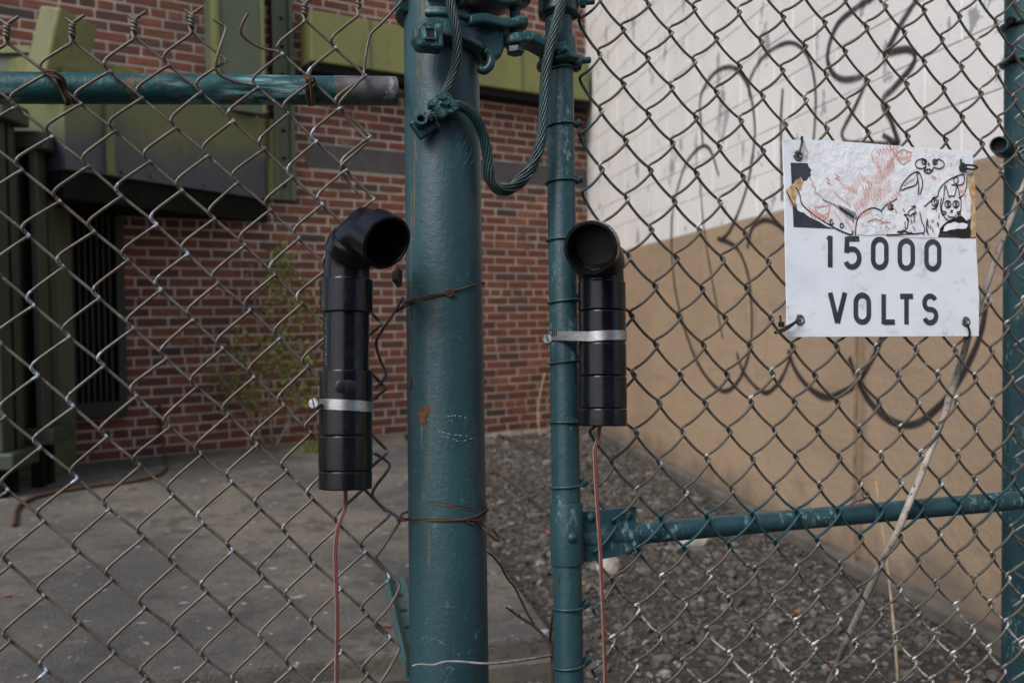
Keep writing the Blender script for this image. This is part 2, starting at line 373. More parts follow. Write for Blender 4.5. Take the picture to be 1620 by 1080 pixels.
M['cable'] = paint_mat('painted_stranded_cable', (.011, .042, .044), (.022, .032, .029), (.20, .24, .23), (.12, .085, .05), chip_t=(.60, .68), chip_scale=240, rust_t=(.66, .72), rough=.4)
def spray_mat():
    m, nt, bs = node_mat('black_spray_paint')
    uv = nt.nodes.new('ShaderNodeUVMap'); sp = nt.nodes.new('ShaderNodeSeparateXYZ'); nt.links.new(uv.outputs[0], sp.inputs[0])
    d = mth(nt, 'ABSOLUTE', mth(nt, 'SUBTRACT', sp.outputs['Y'], .5), None)
    a = ramp(nt, mth(nt, 'ADD', d, mth(nt, 'MULTIPLY', mth(nt, 'SUBTRACT', tex(nt, 300, 3), .5), .12)), .22, .50, .90, 0)
    a = mth(nt, 'MULTIPLY', a, ramp(nt, tex(nt, 7, 5, .7), .30, .55, .7, 1.0)); setc(nt, bs, (.022, .020, .022)); bs.inputs['Roughness'].default_value = .7; nt.links.new(a, bs.inputs['Alpha']); return m
M['spray'] = spray_mat()
def streak_mat():
    m, nt, bs = node_mat('dried_rust_run')
    uv = nt.nodes.new('ShaderNodeUVMap'); sp = nt.nodes.new('ShaderNodeSeparateXYZ'); nt.links.new(uv.outputs[0], sp.inputs[0])
    d = mth(nt, 'ABSOLUTE', mth(nt, 'SUBTRACT', sp.outputs['Y'], .5), None)
    a = ramp(nt, mth(nt, 'ADD', mth(nt, 'MULTIPLY', d, .9), mth(nt, 'MULTIPLY', tex(nt, 160, 5, .7, stretch=(1, 1, .35)), 1.0)), .50, .80, .85, 0)
    setc(nt, bs, mix(nt, ramp(nt, tex(nt, 90, 4), .4, .6), (.15, .125, .075), (.23, .175, .10))); bs.inputs['Roughness'].default_value = .8; nt.links.new(a, bs.inputs['Alpha']); return m
M['streak'] = streak_mat()

# ------------------------------------------------------------------ ground and slab
g = MB(); S_ = 60
g.add([Vector((-S_, -S_, 0)), Vector((S_, -S_, 0)), Vector((S_, S_, 0)), Vector((-S_, S_, 0))], [(0, 1, 2, 3)])
tag(g.build('ground', M['soil']), kind='structure')
c_front = Vector((.113, 2.64, 0)); c_back = Vector((-.80, 6.75, 0)); fl = Vector((-4.2, 1.42, 0)); bl = Vector((-4.2, 5.01, 0))
s = MB(); s.prism([c_front, c_back, Vector((-.86, 7.17, 0)), bl, fl], Vector((0, 0, SLAB)))
slab = bevel(tag(s.build('concrete_slab', M['slab']), kind='structure'), .012, 2)
# second slab course under it, showing as a lip at the front edge
s = MB(); d_ = (fl - c_front).normalized(); nrm = Vector((-d_.y, d_.x, 0)); nrm = -nrm if nrm.y > 0 else nrm
s.prism([c_front + nrm * .05 - d_ * .02, c_front - nrm * .1, fl - nrm * .1, fl + nrm * .05], Vector((0, 0, .055)))
tag(s.build('slab_footing', M['conc']), kind='structure')

# gravel
def in_slab(x, y):
    # right of the slab's edge or in front of its front edge is gravel
    ex = c_front.x + (c_back.x - c_front.x) * (y - c_front.y) / (c_back.y - c_front.y)
    fy = c_front.y + (fl.y - c_front.y) * (x - c_front.x) / (fl.x - c_front.x)
    return x < ex + .02 and y > fy - .06
def wallx(y): return WA.x + (WU.x / WU.y) * (y - WA.y)
tmpl = []
for k in range(7):
    rr = random.Random(50 + k); bm = bmesh.new(); bmesh.ops.create_icosphere(bm, subdivisions=1, radius=1)
    sx, sy, sz = rr.uniform(.8, 1.3), rr.uniform(.6, 1), rr.uniform(.4, .75)
    for v in bm.verts:
        q = rr.uniform(.72, 1.15); v.co = Vector((v.co.x * sx * q, v.co.y * sy * q, v.co.z * sz * q))
    bm.verts.ensure_lookup_table(); bm.verts.index_update()
    tmpl.append(([v.co.copy() for v in bm.verts], [tuple(v.index for v in f.verts) for f in bm.faces])); bm.free()
gr = MB(); cnt = 0
while cnt < 19000:
    y = 1.3 + 6.9 * R0.random() ** 1.35; x = R0.uniform(-1.6 if y < 2.7 else -1.0, 1.75)
    if in_slab(x, y) or x > wallx(y) - .06: continue
    if abs(x) > y * .62 + .15: continue
    vv, ff = R0.choice(tmpl); sc = R0.uniform(.005, .013) * (1 + 1.2 * (R0.random() < .06)) * (.9 + y * .09); a = R0.uniform(0, 6.28); ca, sa = math.cos(a) * sc, math.sin(a) * sc
    b = len(gr.v); z0 = sc * R0.uniform(.1, .45)
    gr.v.extend([(x + v.x * ca - v.y * sa, y + v.x * sa + v.y * ca, z0 + v.z * sc) for v in vv]); gr.f.extend([tuple(i + b for i in f) for f in ff]); cnt += 1
me = bpy.data.meshes.new('gravel'); me.from_pydata(gr.v, [], gr.f); me.materials.append(M['stone'])
o = bpy.data.objects.new('gravel', me); col.objects.link(o)
tag(o, 'dark loose gravel lying between concrete slab and tan wall', 'gravel', kind='stuff')

# ------------------------------------------------------------------ brick building
WTOP = 4.6; ULEN0, ULEN1 = -2.6, (BB - BA).length + .4
bld = thing('brick_building', BA, 'dark red brick building wall with grey mortar behind the fence', 'building')
w = MB(); w.box(bw(ULEN0, 0, -.30), BU * (ULEN1 - ULEN0), BN * .30, Vector((0, 0, WTOP))); w.build('mortar_wall', M['mortar'], bld)
w = MB(); w.box(bw(ULEN0, WTOP + .004, -.30), BU * (ULEN1 - ULEN0), BN * .30, Vector((0, 0, 4))); w.build('unseen_sky_block', M['blockerbrick'], bld)  # unseen wall height added to keep sky light off the slab
BL, BH, BJ, BC = .198, .0535, .0135, .067
def brick_t(L, seed):
    rr = random.Random(seed); j = lambda a: rr.uniform(-a, a)
    h = BH; d = .006; c = .0035
    P = [(-L / 2, -.004, -h / 2), (L / 2, -.004, -h / 2), (L / 2, -.004, h / 2), (-L / 2, -.004, h / 2),
         (-L / 2 + j(.002), d - c, -h / 2 + j(.0015)), (L / 2 + j(.002), d - c, -h / 2 + j(.0015)), (L / 2 + j(.002), d - c, h / 2 + j(.0015)), (-L / 2 + j(.002), d - c, h / 2 + j(.0015)),
         (-L / 2 + c + j(.002), d + j(.0015), -h / 2 + c), (L / 2 - c + j(.002), d + j(.0015), -h / 2 + c), (L / 2 - c + j(.002), d + j(.0015), h / 2 - c), (-L / 2 + c + j(.002), d + j(.0015), h / 2 - c)]
    fs = [(8, 9, 10, 11)] + [(0 + i, (i + 1) % 4, (i + 1) % 4 + 4, i + 4) for i in range(4)] + [(4 + i, (i + 1) % 4 + 4, (i + 1) % 4 + 8, i + 8) for i in range(4)]
    return [Vector(p) for p in P], fs
bt = {'s': [brick_t(BL, i) for i in range(5)], 'h': [brick_t(.0965, 20 + i) for i in range(5)]}
BM = Matrix((( BU.x, BN.x, 0), (BU.y, BN.y, 0), (0, 0, 1)))
def todepth(p):
    d = p - CAMP; z = d.dot(fwd); return (810 + FPX * d.dot(right) / z, 540 - FPX * d.dot(upv) / z, z)
BANDZ = (B(560, 270).z, B(560, 234).z)
Z0 = .055; bricks = []
nc = int((WTOP - Z0) / BC)
k0 = 3
for r in range(nc):
    z = Z0 + r * BC + BH / 2
    if BANDZ[0] - .03 < z < BANDZ[1] + .03 and True: band = True
    else: band = False
    hd = (r % 7 == k0); L = .0965 if hd else BL; step = L + BJ
    u = ULEN0 + (step / 2 if r % 2 else 0) + R0.uniform(-.02, .02)
    while u < ULEN1 - L:
        if not (band and u > 1.15): bricks.append((u + L / 2, z, 'h' if hd else 's'))
        u += step
def vis(u, z):
    x, y, d = todepth(bw(u, z))
    return ((205 < x < 505 and 330 < y < 712) or (775 < x < 868 and 300 < y < 690) or (470 < x < 640 and 175 < y < 325) or (592 < x < 640 and 325 < y < 705) or (200 < x < 345 and 0 < y < 112) or (0 < x < 45 and 0 < y < 60) or (120 < x < 200 and 0 < y < 70)), d
cand = [(vis(b[0], b[1]), b) for b in bricks]; inn = sorted([c for c in cand if c[0][0]], key=lambda c: c[0][1] + (.8 if c[1][2] == 'h' else 0)); single = set(id(c[1]) for c in inn[:290])
bmesh_ = {k: [] for k in bt}
for k in bt:
    for vv, ff in bt[k]:
        me = bpy.data.meshes.new('brick'); me.from_pydata([tuple(v) for v in vv], [], ff); me.materials.append(M['brick']); bmesh_[k].append(me)
R3 = BM.to_4x4(); rest = MB(); inv = bld.matrix_world.inverted()
for b in bricks:
    pos = bw(b[0], b[1], R0.uniform(-.0015, .0015)); rz = Matrix.Rotation(R0.uniform(-.006, .006), 4, 'Y')
    if id(b) in single:
        o = bpy.data.objects.new('brick', R0.choice(bmesh_[b[2]])); col.objects.link(o); o.parent = bld; o.matrix_parent_inverse = inv
        o.matrix_world = Matrix.Translation(pos) @ R3 @ rz
    else:
        vv, ff = R0.choice(bt[b[2]]); mm = Matrix.Translation(pos) @ R3 @ rz
        rest.add([mm @ v for v in vv], ff)
tag(rest.build('bricks', M['brick'], bld), kind='stuff')
w = MB(); w.box(bw(1.15, BANDZ[0], -.02), BU * (ULEN1 - 1.15 - .02), BN * .034, Vector((0, 0, BANDZ[1] - BANDZ[0]))); w.build('stone_band', M['band'], bld)

# ------------------------------------------------------------------ painted block wall
pw = thing('painted_block_wall', WA, 'block wall painted white above and tan below beside the gravel', 'wall')
TB = 1.515; BHH = .2; BLL = .4; WT = 4.34; U0, U1 = -2.0, 5.53
w = MB(); w.box(ww(U0, 0, -.25), WU * (U1 - U0), WN * .25, Vector((0, 0, TB))); bevel(w.build('tan_wall_face', M['tan'], pw), .004, 1)
w = MB(); w.box(ww(U0, TB, -.25), WU * (U1 - U0), WN * .2465, Vector((0, 0, WT - TB))); w.build('wall_core', M['joint'], pw)
w = MB(); w.box(ww(U0, WT + .05, -.25), WU * (U1 - U0), WN * .25, Vector((0, 0, 2.6))); w.build('unseen_sky_block', M['white'], pw)  # out-of-view wall added on top to darken slab and gravel
def block_mesh(L):
    bm = bmesh.new(); bmesh.ops.create_cube(bm, size=1)
    for v in bm.verts: v.co = Vector((v.co.x * L, v.co.y * .02 + .010, v.co.z * (BHH - .005)))
    bmesh.ops.bevel(bm, geom=[e for e in bm.edges if all(v.co.y < .005 for v in e.verts)], offset=.0022, segments=1, affect='EDGES')
    me = bpy.data.meshes.new('block'); bm.to_mesh(me); bm.free(); me.materials.append(M['white']); return me
WM = Matrix(((WU.x, -WN.x, 0), (WU.y, -WN.y, 0), (0, 0, 1))).to_4x4(); inv = pw.matrix_world.inverted()
bm_full = block_mesh(BLL - .005); bm_half = block_mesh(BLL / 2 - .005)
r = 0; z = TB
while z < WT - .1:
    u = U0 + (.0 if r % 2 else .2)
    if r % 2 == 0:
        o = bpy.data.objects.new('block', bm_half); col.objects.link(o); o.parent = pw; o.matrix_parent_inverse = inv; o.matrix_world = Matrix.Translation(ww(U0 + .1, z + BHH / 2, -.0005)) @ WM
    while u + BLL <= U1 + .01:
        o = bpy.data.objects.new('block', bm_full); col.objects.link(o); o.parent = pw; o.matrix_parent_inverse = inv
        o.matrix_world = Matrix.Translation(ww(u + BLL / 2, z + BHH / 2, R0.uniform(-.0012, .0004))) @ WM; u += BLL
    z += BHH; r += 1
w = MB(); w.box(ww(U0, 0, .002), WU * (U1 - U0), WN * .07, Vector((0, 0, .07))); bevel(w.build('wall_footing', M['conc'], pw), .015, 2)
# graffiti: strokes of paint lying on the wall
GRAF = [
 [(1063,340),(1062,390),(1068,457),(1083,520),(1107,580),(1140,617),(1167,603),(1187,547),(1188,473),(1180,423),(1163,390),(1135,377)],
 [(1063,345),(1067,317),(1083,263),(1107,233),(1123,237),(1137,278)],
 [(1112,233),(1107,167),(1113,140),(1133,113),(1160,107),(1182,133),(1193,187),(1192,233),(1180,300),(1157,360),(1142,378)],
 [(1107,280),(1112,350),(1123,423),(1143,535)],
 [(1185,153),(1187,123),(1210,87),(1243,68),(1267,75),(1283,103),(1290,150),(1287,217),(1280,260)],
 [(1238,140),(1235,200),(1237,317)],
 [(1182,392),(1190,360),(1210,348),(1233,357),(1250,375)],
 [(1165,557),(1177,590),(1207,620),(1230,607),(1247,573),(1248,553)],
 [(1247,553),(1257,583),(1280,613),(1307,628),(1333,620),(1353,607),(1373,580),(1393,537),(1400,500)],
 [(1343,565),(1357,603),(1380,640),(1413,667),(1447,670),(1480,647),(1513,607),(1547,540),(1560,480)],
 [(1395,-20),(1381,-5),(1352,14),(1323,41),(1309,84),(1314,111),(1328,124),(1347,125),(1364,120)],
 [(1368,122),(1367,135),(1352,169),(1333,205),(1333,217),(1343,225),(1386,227),(1422,228)],
 [(1458,-20),(1449,0),(1429,31),(1408,70),(1405,82),(1434,78),(1447,87),(1441,106),(1415,137),(1398,154),(1397,169),(1408,188),(1422,228)],
 [(1396,213),(1407,220),(1422,228)]]
gw = [7, 6, 7, 5, 6, 7, 8, 7, 10, 11, 9, 7, 10, 8]
for st, wd in zip(GRAF, gw):
    P = spline([W(x, y, .0035) for x, y in st], 8); m = MB()
    ws = [wd * 1.35 * (p - CAMP).length / FPX * (1 + .25 * mnoise.noise(p * 6)) for p in P]
    m.ribbon(P, ws, WN, uv=True); m.build('graffiti_stroke', M['spray'], pw)

# ------------------------------------------------------------------ green plant by the brick wall
def boxpx(mb, x0, y0, x1, y1, depth, thick, dirn=Vector((0, 1, 0))):
    a, b, c = at(x0, y1, depth), at(x1, y1, depth), at(x0, y0, depth); b.z = a.z; mb.box(a, b - a, Vector((0, 0, c.z - a.z)), dirn * thick)
Z = Vector((0, 0, 1))
def radiator(fx, fy, wid, dep, ztop, zbot, nf, label, rot):
    t = thing('radiator', Vector((fx, fy, SLAB)), label, 'radiator', 'cooling radiators of the green plant')
    X = Vector((math.cos(rot), math.sin(rot), 0)); Y = Vector((-X.y, X.x, 0)); o = Vector((fx, fy, 0))
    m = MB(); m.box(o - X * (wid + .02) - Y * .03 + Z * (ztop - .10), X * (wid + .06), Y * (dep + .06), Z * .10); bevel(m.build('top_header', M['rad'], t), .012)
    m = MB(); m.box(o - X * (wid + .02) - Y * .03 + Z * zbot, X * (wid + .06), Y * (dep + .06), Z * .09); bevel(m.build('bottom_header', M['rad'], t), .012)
    p = wid / nf
    for i in range(nf):
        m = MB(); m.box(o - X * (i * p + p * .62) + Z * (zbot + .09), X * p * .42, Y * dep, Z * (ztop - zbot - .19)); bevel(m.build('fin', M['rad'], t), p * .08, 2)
    m = MB(); m.box(o - X * wid + Y * dep * .5 + Z * (zbot + .08), X * (wid - .02), Y * .02, Z * (ztop - zbot - .16)); m.build('core_panel', M['dark'], t)
    for q in (0.05, wid - .12):
        for e in (.03, dep - .09):
            m = MB(); m.box(o - X * (q + .06) + Y * e + Z * SLAB, X * .06, Y * .06, Z * (zbot - SLAB)); m.build('foot', M['dark'], t)
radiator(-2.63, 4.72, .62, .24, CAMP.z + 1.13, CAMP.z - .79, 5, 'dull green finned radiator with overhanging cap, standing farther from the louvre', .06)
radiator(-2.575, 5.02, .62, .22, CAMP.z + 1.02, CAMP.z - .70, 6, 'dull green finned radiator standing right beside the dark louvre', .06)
# duct running from the radiators back into the wall
dA = at(104, 266, 5.06); dB = at(428, 318, 6.54); dA.z = dB.z = CAMP.z + .825
dd = (dB - dA); dd.z = 0; dn = Vector((-dd.y, dd.x, 0)).normalized()
rs_ = .34
t = thing('bus_duct', dA, 'long green sheet metal duct with bolted shade-black bottom flange running into brick wall', 'duct')
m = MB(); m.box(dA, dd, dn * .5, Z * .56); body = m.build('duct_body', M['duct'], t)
body_c = dA + Z * .42
me = body.data; me.transform(Matrix.Translation(-body_c)); body.matrix_world = Matrix.Translation(body_c)
m = MB(); m.box(dA + Z * .562 + dn * .02, dd * rs_, dn * .46, Z * .105); bevel(m.build('raised_section', M['green'], t), .01)
m = MB(); m.box(dA + dn * .03 - Z * .16, dd, dn * .6, Z * .158); m.build('shade_black_flange', M['dark'], t)  # near-black colour puts the underside's shade into this lip
du = dd.normalized()
for q in (.16, .985):
    m = MB(); m.box(dA + dd * q - dn * .035 + Z * .0, du * .035, dn * .034, Z * .57); m.build('seam_flange', M['duct'] if q < .5 else M['green'], t)
for i in range(7):
    m = MB(); hexbolt(m, dA + dd * (.10 + .13 * i) + Z * .035 - dn * .001, -dn, .014, .012); m.build('bolt', M['greend'], t)
# louvre on the wall under the duct
t = thing('wall_louvre', B(155, 660, .02), 'green louvred vent in shade-dark colour with vertical slats on brick wall under duct', 'vent')
a = B(88, 664, .03); b = B(201, 664, .03); b.z = a.z; zt = CAMP.z + .78; uu = (b - a).normalized(); L = (b - a).length
m = MB(); m.box(a - BN * .02, uu * L, BN * .012, Z * (zt - a.z)); m.build('back_panel', M['dark'], t)
m = MB()
m.box(a, uu * L, BN * .05, Z * .10); m.box(a + uu * (L - .05) + Z * .10, uu * .05, BN * .05, Z * (zt - a.z - .10)); m.build('frame', M['louvre'], t)
for i in range(10):
    m = MB(); p = a + uu * (L - .10 - i * .036) + Z * .101; m.box(p, uu * .012, BN * .045 + uu * .004, Z * (zt - a.z - .13)); m.build('slat', M['louvre'], t)
# vertical duct dropping onto the horizontal one
vA = at(346, 100, 6.10); vB = at(414, 100, 6.28); base = Vector((vA.x, vA.y, CAMP.z + 1.39)); vd = Vector((vB.x - vA.x, vB.y - vA.y, 0)); vn = Vector((-vd.y, vd.x, 0)).normalized()
t = thing('vertical_duct', base, 'upright green box duct rising from the long duct', 'duct')
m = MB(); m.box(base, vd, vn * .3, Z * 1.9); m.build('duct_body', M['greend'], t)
for q in (0, 1):
    m = MB(); m.box(base + vd * q - vn * .014 + (vd.normalized() * (-.02 if q == 0 else -.002)) + Z * .002, vd.normalized() * .022, vn * .10, Z * 1.88); m.build('corner_flange', M['green'], t)
# green channel and pipe on the brick
t = thing('wall_channel', B(450, 330, 0), 'narrow green steel channel bolted upright to the brick wall', 'channel')
a = B(432, 316, .012); b = B(466, 316, .012); b.z = a.z; hh = B(440, -80).z - a.z
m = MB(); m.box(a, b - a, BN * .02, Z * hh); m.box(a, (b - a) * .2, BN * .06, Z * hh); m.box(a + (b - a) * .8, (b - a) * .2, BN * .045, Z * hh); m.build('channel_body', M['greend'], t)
for i in range(9):
    m = MB(); hexbolt(m, a + (b - a) * .5 + BN * .02 + Z * (.1 + .2 * i), BN, .014, .012); m.build('bolt', M['dark'], t)
# beam along the wall
t = thing('wall_beam', bw(1.6, 2.86, .0), 'olive green box beam running along the upper brick wall', 'beam')
m = MB(); u0, u1 = (B(474, 100) - BA).dot(BU), (B(933, 160, .24) - BA).dot(BU)
zb = CAMP.z + 1.80; m.box(bw(u0, zb, .016), BU * (u1 - u0), BN * .225, Z * .36); bevel(m.build('beam_body', M['green'], t), .01)
m = MB(); m.box(bw(u0, zb - .06, .016), BU * (u1 - u0), BN * .20, Z * .058); m.build('beam_underside_shade', M['dark'], t)  # near-black strip painting in the shade beneath the beam
for q in (.18, .45, .72):
    m = MB(); m.box(bw(u0 + (u1 - u0) * q, zb + .004, .242), BU * .012, BN * .006, Z * .35); m.build('seam', M['greend'], t)
# slanted housing and low boxes behind the rail
t = thing('slanted_housing', at(60, 118, 5.0), 'slanted olive green metal housing above the radiators', 'housing')
m = MB(); P = [at(x, y, 4.98) for x, y in ((63, 8), (97, 12), (70, 130), (34, 130))]; m.prism(P, Vector((.09, .25, -.03))); bevel(m.build('housing_body', M['green'], t), .012)
tz = SLAB; ta = at(-330, 300, 5.30); tb_ = at(108, 300, 5.30)
t = thing('transformer_tank', Vector((tb_.x, tb_.y, SLAB)), 'wide olive green tank rising behind the finned radiators', 'tank')
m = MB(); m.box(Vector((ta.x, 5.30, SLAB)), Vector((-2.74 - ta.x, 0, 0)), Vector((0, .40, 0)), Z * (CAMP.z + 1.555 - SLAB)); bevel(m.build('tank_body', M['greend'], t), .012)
m = MB(); m.box(Vector((ta.x - .01, 5.27, CAMP.z + 1.52)), Vector((-2.73 - ta.x, 0, 0)), Vector((0, .46, 0)), Z * .04); m.build('tank_lid', M['green'], t)
# rusty cable on the slab
P = spline([B(252, 640, .03), B(256, 690, .04), G(262, 725, SLAB + .012), G(258, 745, SLAB + .012), G(225, 758, SLAB + .012), G(150, 768, SLAB + .012), G(70, 782, SLAB + .012), G(30, 800, SLAB + .012), G(22, 830, SLAB + .012)], 10)
m = MB(); m.tube(P, .011, 6); tag(m.build('rusty_cable', M['rust'], smooth=True), 'rusty brown cable curving from the brick wall across the slab', 'cable')

# ------------------------------------------------------------------ sapling
sb = G(432, 712, SLAB); sb = Vector((sb.x, sb.y, SLAB))
t = thing('sapling', sb, 'thin sapling with sparse yellow green leaves against brick wall', 'sapling')
m = MB(); tips = []
def branch(p, d, ln, r, depth):
    pts = [p]; q = p.copy(); dd_ = d.copy(); n = 6
    for i in range(n):
        dd_ = (dd_ + Vector((R0.uniform(-.13, .13), R0.uniform(-.13, .13), R0.uniform(-.02, .10)))).normalized(); q = q + dd_ * ln / n; pts.append(q.copy())
    m.tube(pts, [r * (1 - .7 * i / n) for i in range(n + 1)], 5)
    for i in range(2, n + 1): tips.append((pts[i].copy(), depth))
    if depth < 2:
        for i in range(1, n):
            for _ in range(1 if depth else 2):
                if R0.random() < .75:
                    a = R0.uniform(0, 6.28); br = (dd_ * .8 + Vector((math.cos(a), math.sin(a) * .45, .1)) * .9).normalized()
                    if (pts[i] + br * ln * .4 - BA).dot(BN) > .1: branch(pts[i], br, ln * R0.uniform(.26, .42), r * .5, depth + 1)
sh = 1.30
branch(sb, Vector((-.04, -.03, 1)).normalized(), sh, .011, 0)
branch(sb + Vector((.02, -.05, 0)), Vector((.45, -.05, 1)).normalized(), .85, .008, 1)
branch(sb + Vector((-.03, -.03, 0)), Vector((-.42, -.08, 1)).normalized(), .95, .008, 1)
m.build('trunk', M['bark'], t, smooth=True)
lf = MB()
for p, dp in tips:
    if p.z < SLAB + .28: continue
    for _ in range(7 if dp else 4):
        c = p + Vector((R0.gauss(0, .045), R0.gauss(0, .045), R0.gauss(0, .04))); a = Vector((R0.gauss(0, 1), R0.gauss(0, 1), R0.gauss(0, .6))).normalized(); b = a.cross(Vector((R0.gauss(0, 1), R0.gauss(0, 1), R0.gauss(0, 1)))).normalized(); l = R0.uniform(.022, .046)
        nn = a.cross(b) * l * .2
        lf.add([c, c + a * l * .5 + b * l * .36 + nn, c + a * l, c + a * l * .5 - b * l * .36 + nn], [(0, 1, 2), (0, 2, 3)])
tag(lf.build('foliage', M['leaf'], t), kind='stuff')
t = thing('weed_tuft', G(497, 716, SLAB), 'low yellow green weed tuft at the foot of brick wall', 'weed'); m = MB(); c0 = G(497, 716, SLAB)
for i in range(60):
    a = R0.uniform(0, 6.28); p = c0 + Vector((R0.gauss(0, .05), R0.gauss(0, .03), 0)); q = p + Vector((math.cos(a) * .05, math.sin(a) * .03, R0.uniform(.04, .13))); sd = Vector((R0.uniform(-1, 1), .2, 0)).normalized() * .006
    m.add([p - sd, p + sd, q], [(0, 1, 2)])
m.build('blades', M['leaf'], t)

# ------------------------------------------------------------------ chain link
LX = [21.59, 105.46, -59.33, -1.56, 532.71, 24.14, 16.39, -86.65, -36.81, 22.35]; LY = [163.2, 994.15, 210.61, -75.22, -13.85, -88.35, -89.9, -43.37, 47.94, 17.54]
RX = [948.97, 4.04, 74.51, -58.68, 383.93, 13.65, -13.64, -25.73, -0.8, -1.12]; RY = [84.15, 885.06, 95.41, -55.31, 28.25, -48.17, -16.66, 5.02, -1.18, -1.0]
TT = [(0, 0), (0, 1), (0, 2), (0, 3), (1, 0), (1, 1), (1, 2), (2, 0), (2, 1), (3, 0)]
def lat(q, c, r, cr, rr_):
    c0 = min(max(c, cr[0]), cr[1]); r0 = min(max(r, rr_[0]), rr_[1])
    f = lambda a, b: sum(k * (a / 10) ** i * (b / 10) ** j for k, (i, j) in zip(q, TT))
    v = f(c0, r0); e = .5
    if c != c0: s_ = 1 if c > c0 else -1; v += (f(c0, r0) - f(c0 - s_ * e, r0)) / e * abs(c - c0)
    if r != r0: s_ = 1 if r > r0 else -1; v += (f(c0, r0) - f(c0, r0 - s_ * e)) / e * abs(r - r0)
    return v
def nodeL(c, r):
    h = random.Random(int(c * 2) * 977 + int(r * 2) * 131 + 5); k = (0, 12), (-1, 9.5)
    return lat(LX, c, r, *k) + h.uniform(-1.8, 1.8), lat(LY, c, r, *k) + h.uniform(-1.8, 1.8)
def nodeR(c, r):
    h = random.Random(int(c * 2) * 877 + int(r * 2) * 151 + 9); k = (0, 20), (-1.5, 10.5)
    x, y = lat(RX, max(c, 0), r, *k), lat(RY, c, r, *k)
    if c < 0: x = lat(RX, 0, r, *k) - 30
    j = 1.6 if r < 7 else 2.6
    return x + h.uniform(-j, j), y + h.uniform(-j, j)
WR = .0018
def wire_path(node, k, rs, re, hook=1.0, sag=0.0, bow=0.0, dz=.0034, curl=.0072):
    """zigzag between columns k and k+1 from row rs to re (world points, kind of each point)"""
    pts = []; r = rs; colw = k if (2 * rs) % 2 == (k % 2) else k + 1
    seq = []
    while r <= re + 1e-6:
        seq.append((colw, r)); colw = 2 * k + 1 - colw; r += .5
    for i, (c, r) in enumerate(seq):
        x, y = node(c, r); side = 1 if c == k + 1 else -1; p = F(x, y)
        if side > 0:   # right bend: from the back (above) to the front (below)
            q = p + FU * .0030 - FV * .0030 * hook
            pts.append((q - FU * .0022 + FV * .0034 - FN * .0034, 1)); pts.append((q + FU * .0006 - FN * .0004, 1)); pts.append((q - FU * .0024 - FV * .0026 + FN * .0032, 1))
        else:          # left bend: front (above) to back (below)
            q = p - FU * .0030 + FV * .0030 * hook
            pts.append((q + FU * .0016 + FV * curl + FN * .0034, 1)); pts.append((q - FU * .0006 + FV * .0012 + FN * .0014, 1)); pts.append((q + FU * .0026 - FV * .0034 - FN * .0032, 1))
        if i < len(seq) - 1:
            x2, y2 = node(*seq[i + 1]); pn_ = F(x2, y2); pa = pts[-1][0]
            if side > 0: pb = pn_ - FU * .0014 + FV * (.0030 * hook + curl) + FN * .0034
            else: pb = pn_ + FU * .0008 + FV * (.0034 - .0030 * hook) - FN * .0034
            for f_ in (.22, .5, .78):                                   # '\\' behind, '/' in front
                mid = pa.lerp(pb, f_) - FV * sag * 4 * f_ * (1 - f_)
                if side > 0: mid += (FV * .7 - FU * .7) * bow * (.5, 1, 1.25)[int(f_ * 3)]
                pts.append((mid, 0 if side > 0 else -1))
    return pts
def build_wire(pts, mat, parent, paintf=None, zincf=None, seed=0, head=None, tail=None):
    P = [p for p, _ in pts]; Kd = [k for _, k in pts]
    if head: P = head + P; Kd = [0] * len(head) + Kd
    def ch(P, K):
        Q = [P[0]]; q = [K[0]]
        for i in range(len(P) - 1):
            Q += [P[i].lerp(P[i + 1], .25), P[i].lerp(P[i + 1], .75)]; q += [K[i] * .75 + K[i + 1] * .25, K[i] * .25 + K[i + 1] * .75]
        Q.append(P[-1]); q.append(K[-1]); return Q, q
    P, Kd = ch(*ch(P, Kd)); m = MB(); m.tube(P, WR if mat is M['wireL'] else .0019, 6); h = random.Random(seed); ph = h.uniform(0, 50)
    zi = []; pa = []
    for p, k in zip(P, Kd):
        zv = max(0, k) * (.55 + .9 * max(0, mnoise.noise(p * 9 + Vector((ph, 0, 0))))) + (zincf(p) * (1.5 if k < -.3 else .55) if zincf else (.42 if k < -.3 else .05)); pv = paintf(p) if paintf else 0
        zi += [zv] * 6; pa += [pv] * 6
    m.attrs = {'zinc': zi, 'paint': pa}
    return m.build('wire', mat, parent, smooth=True)

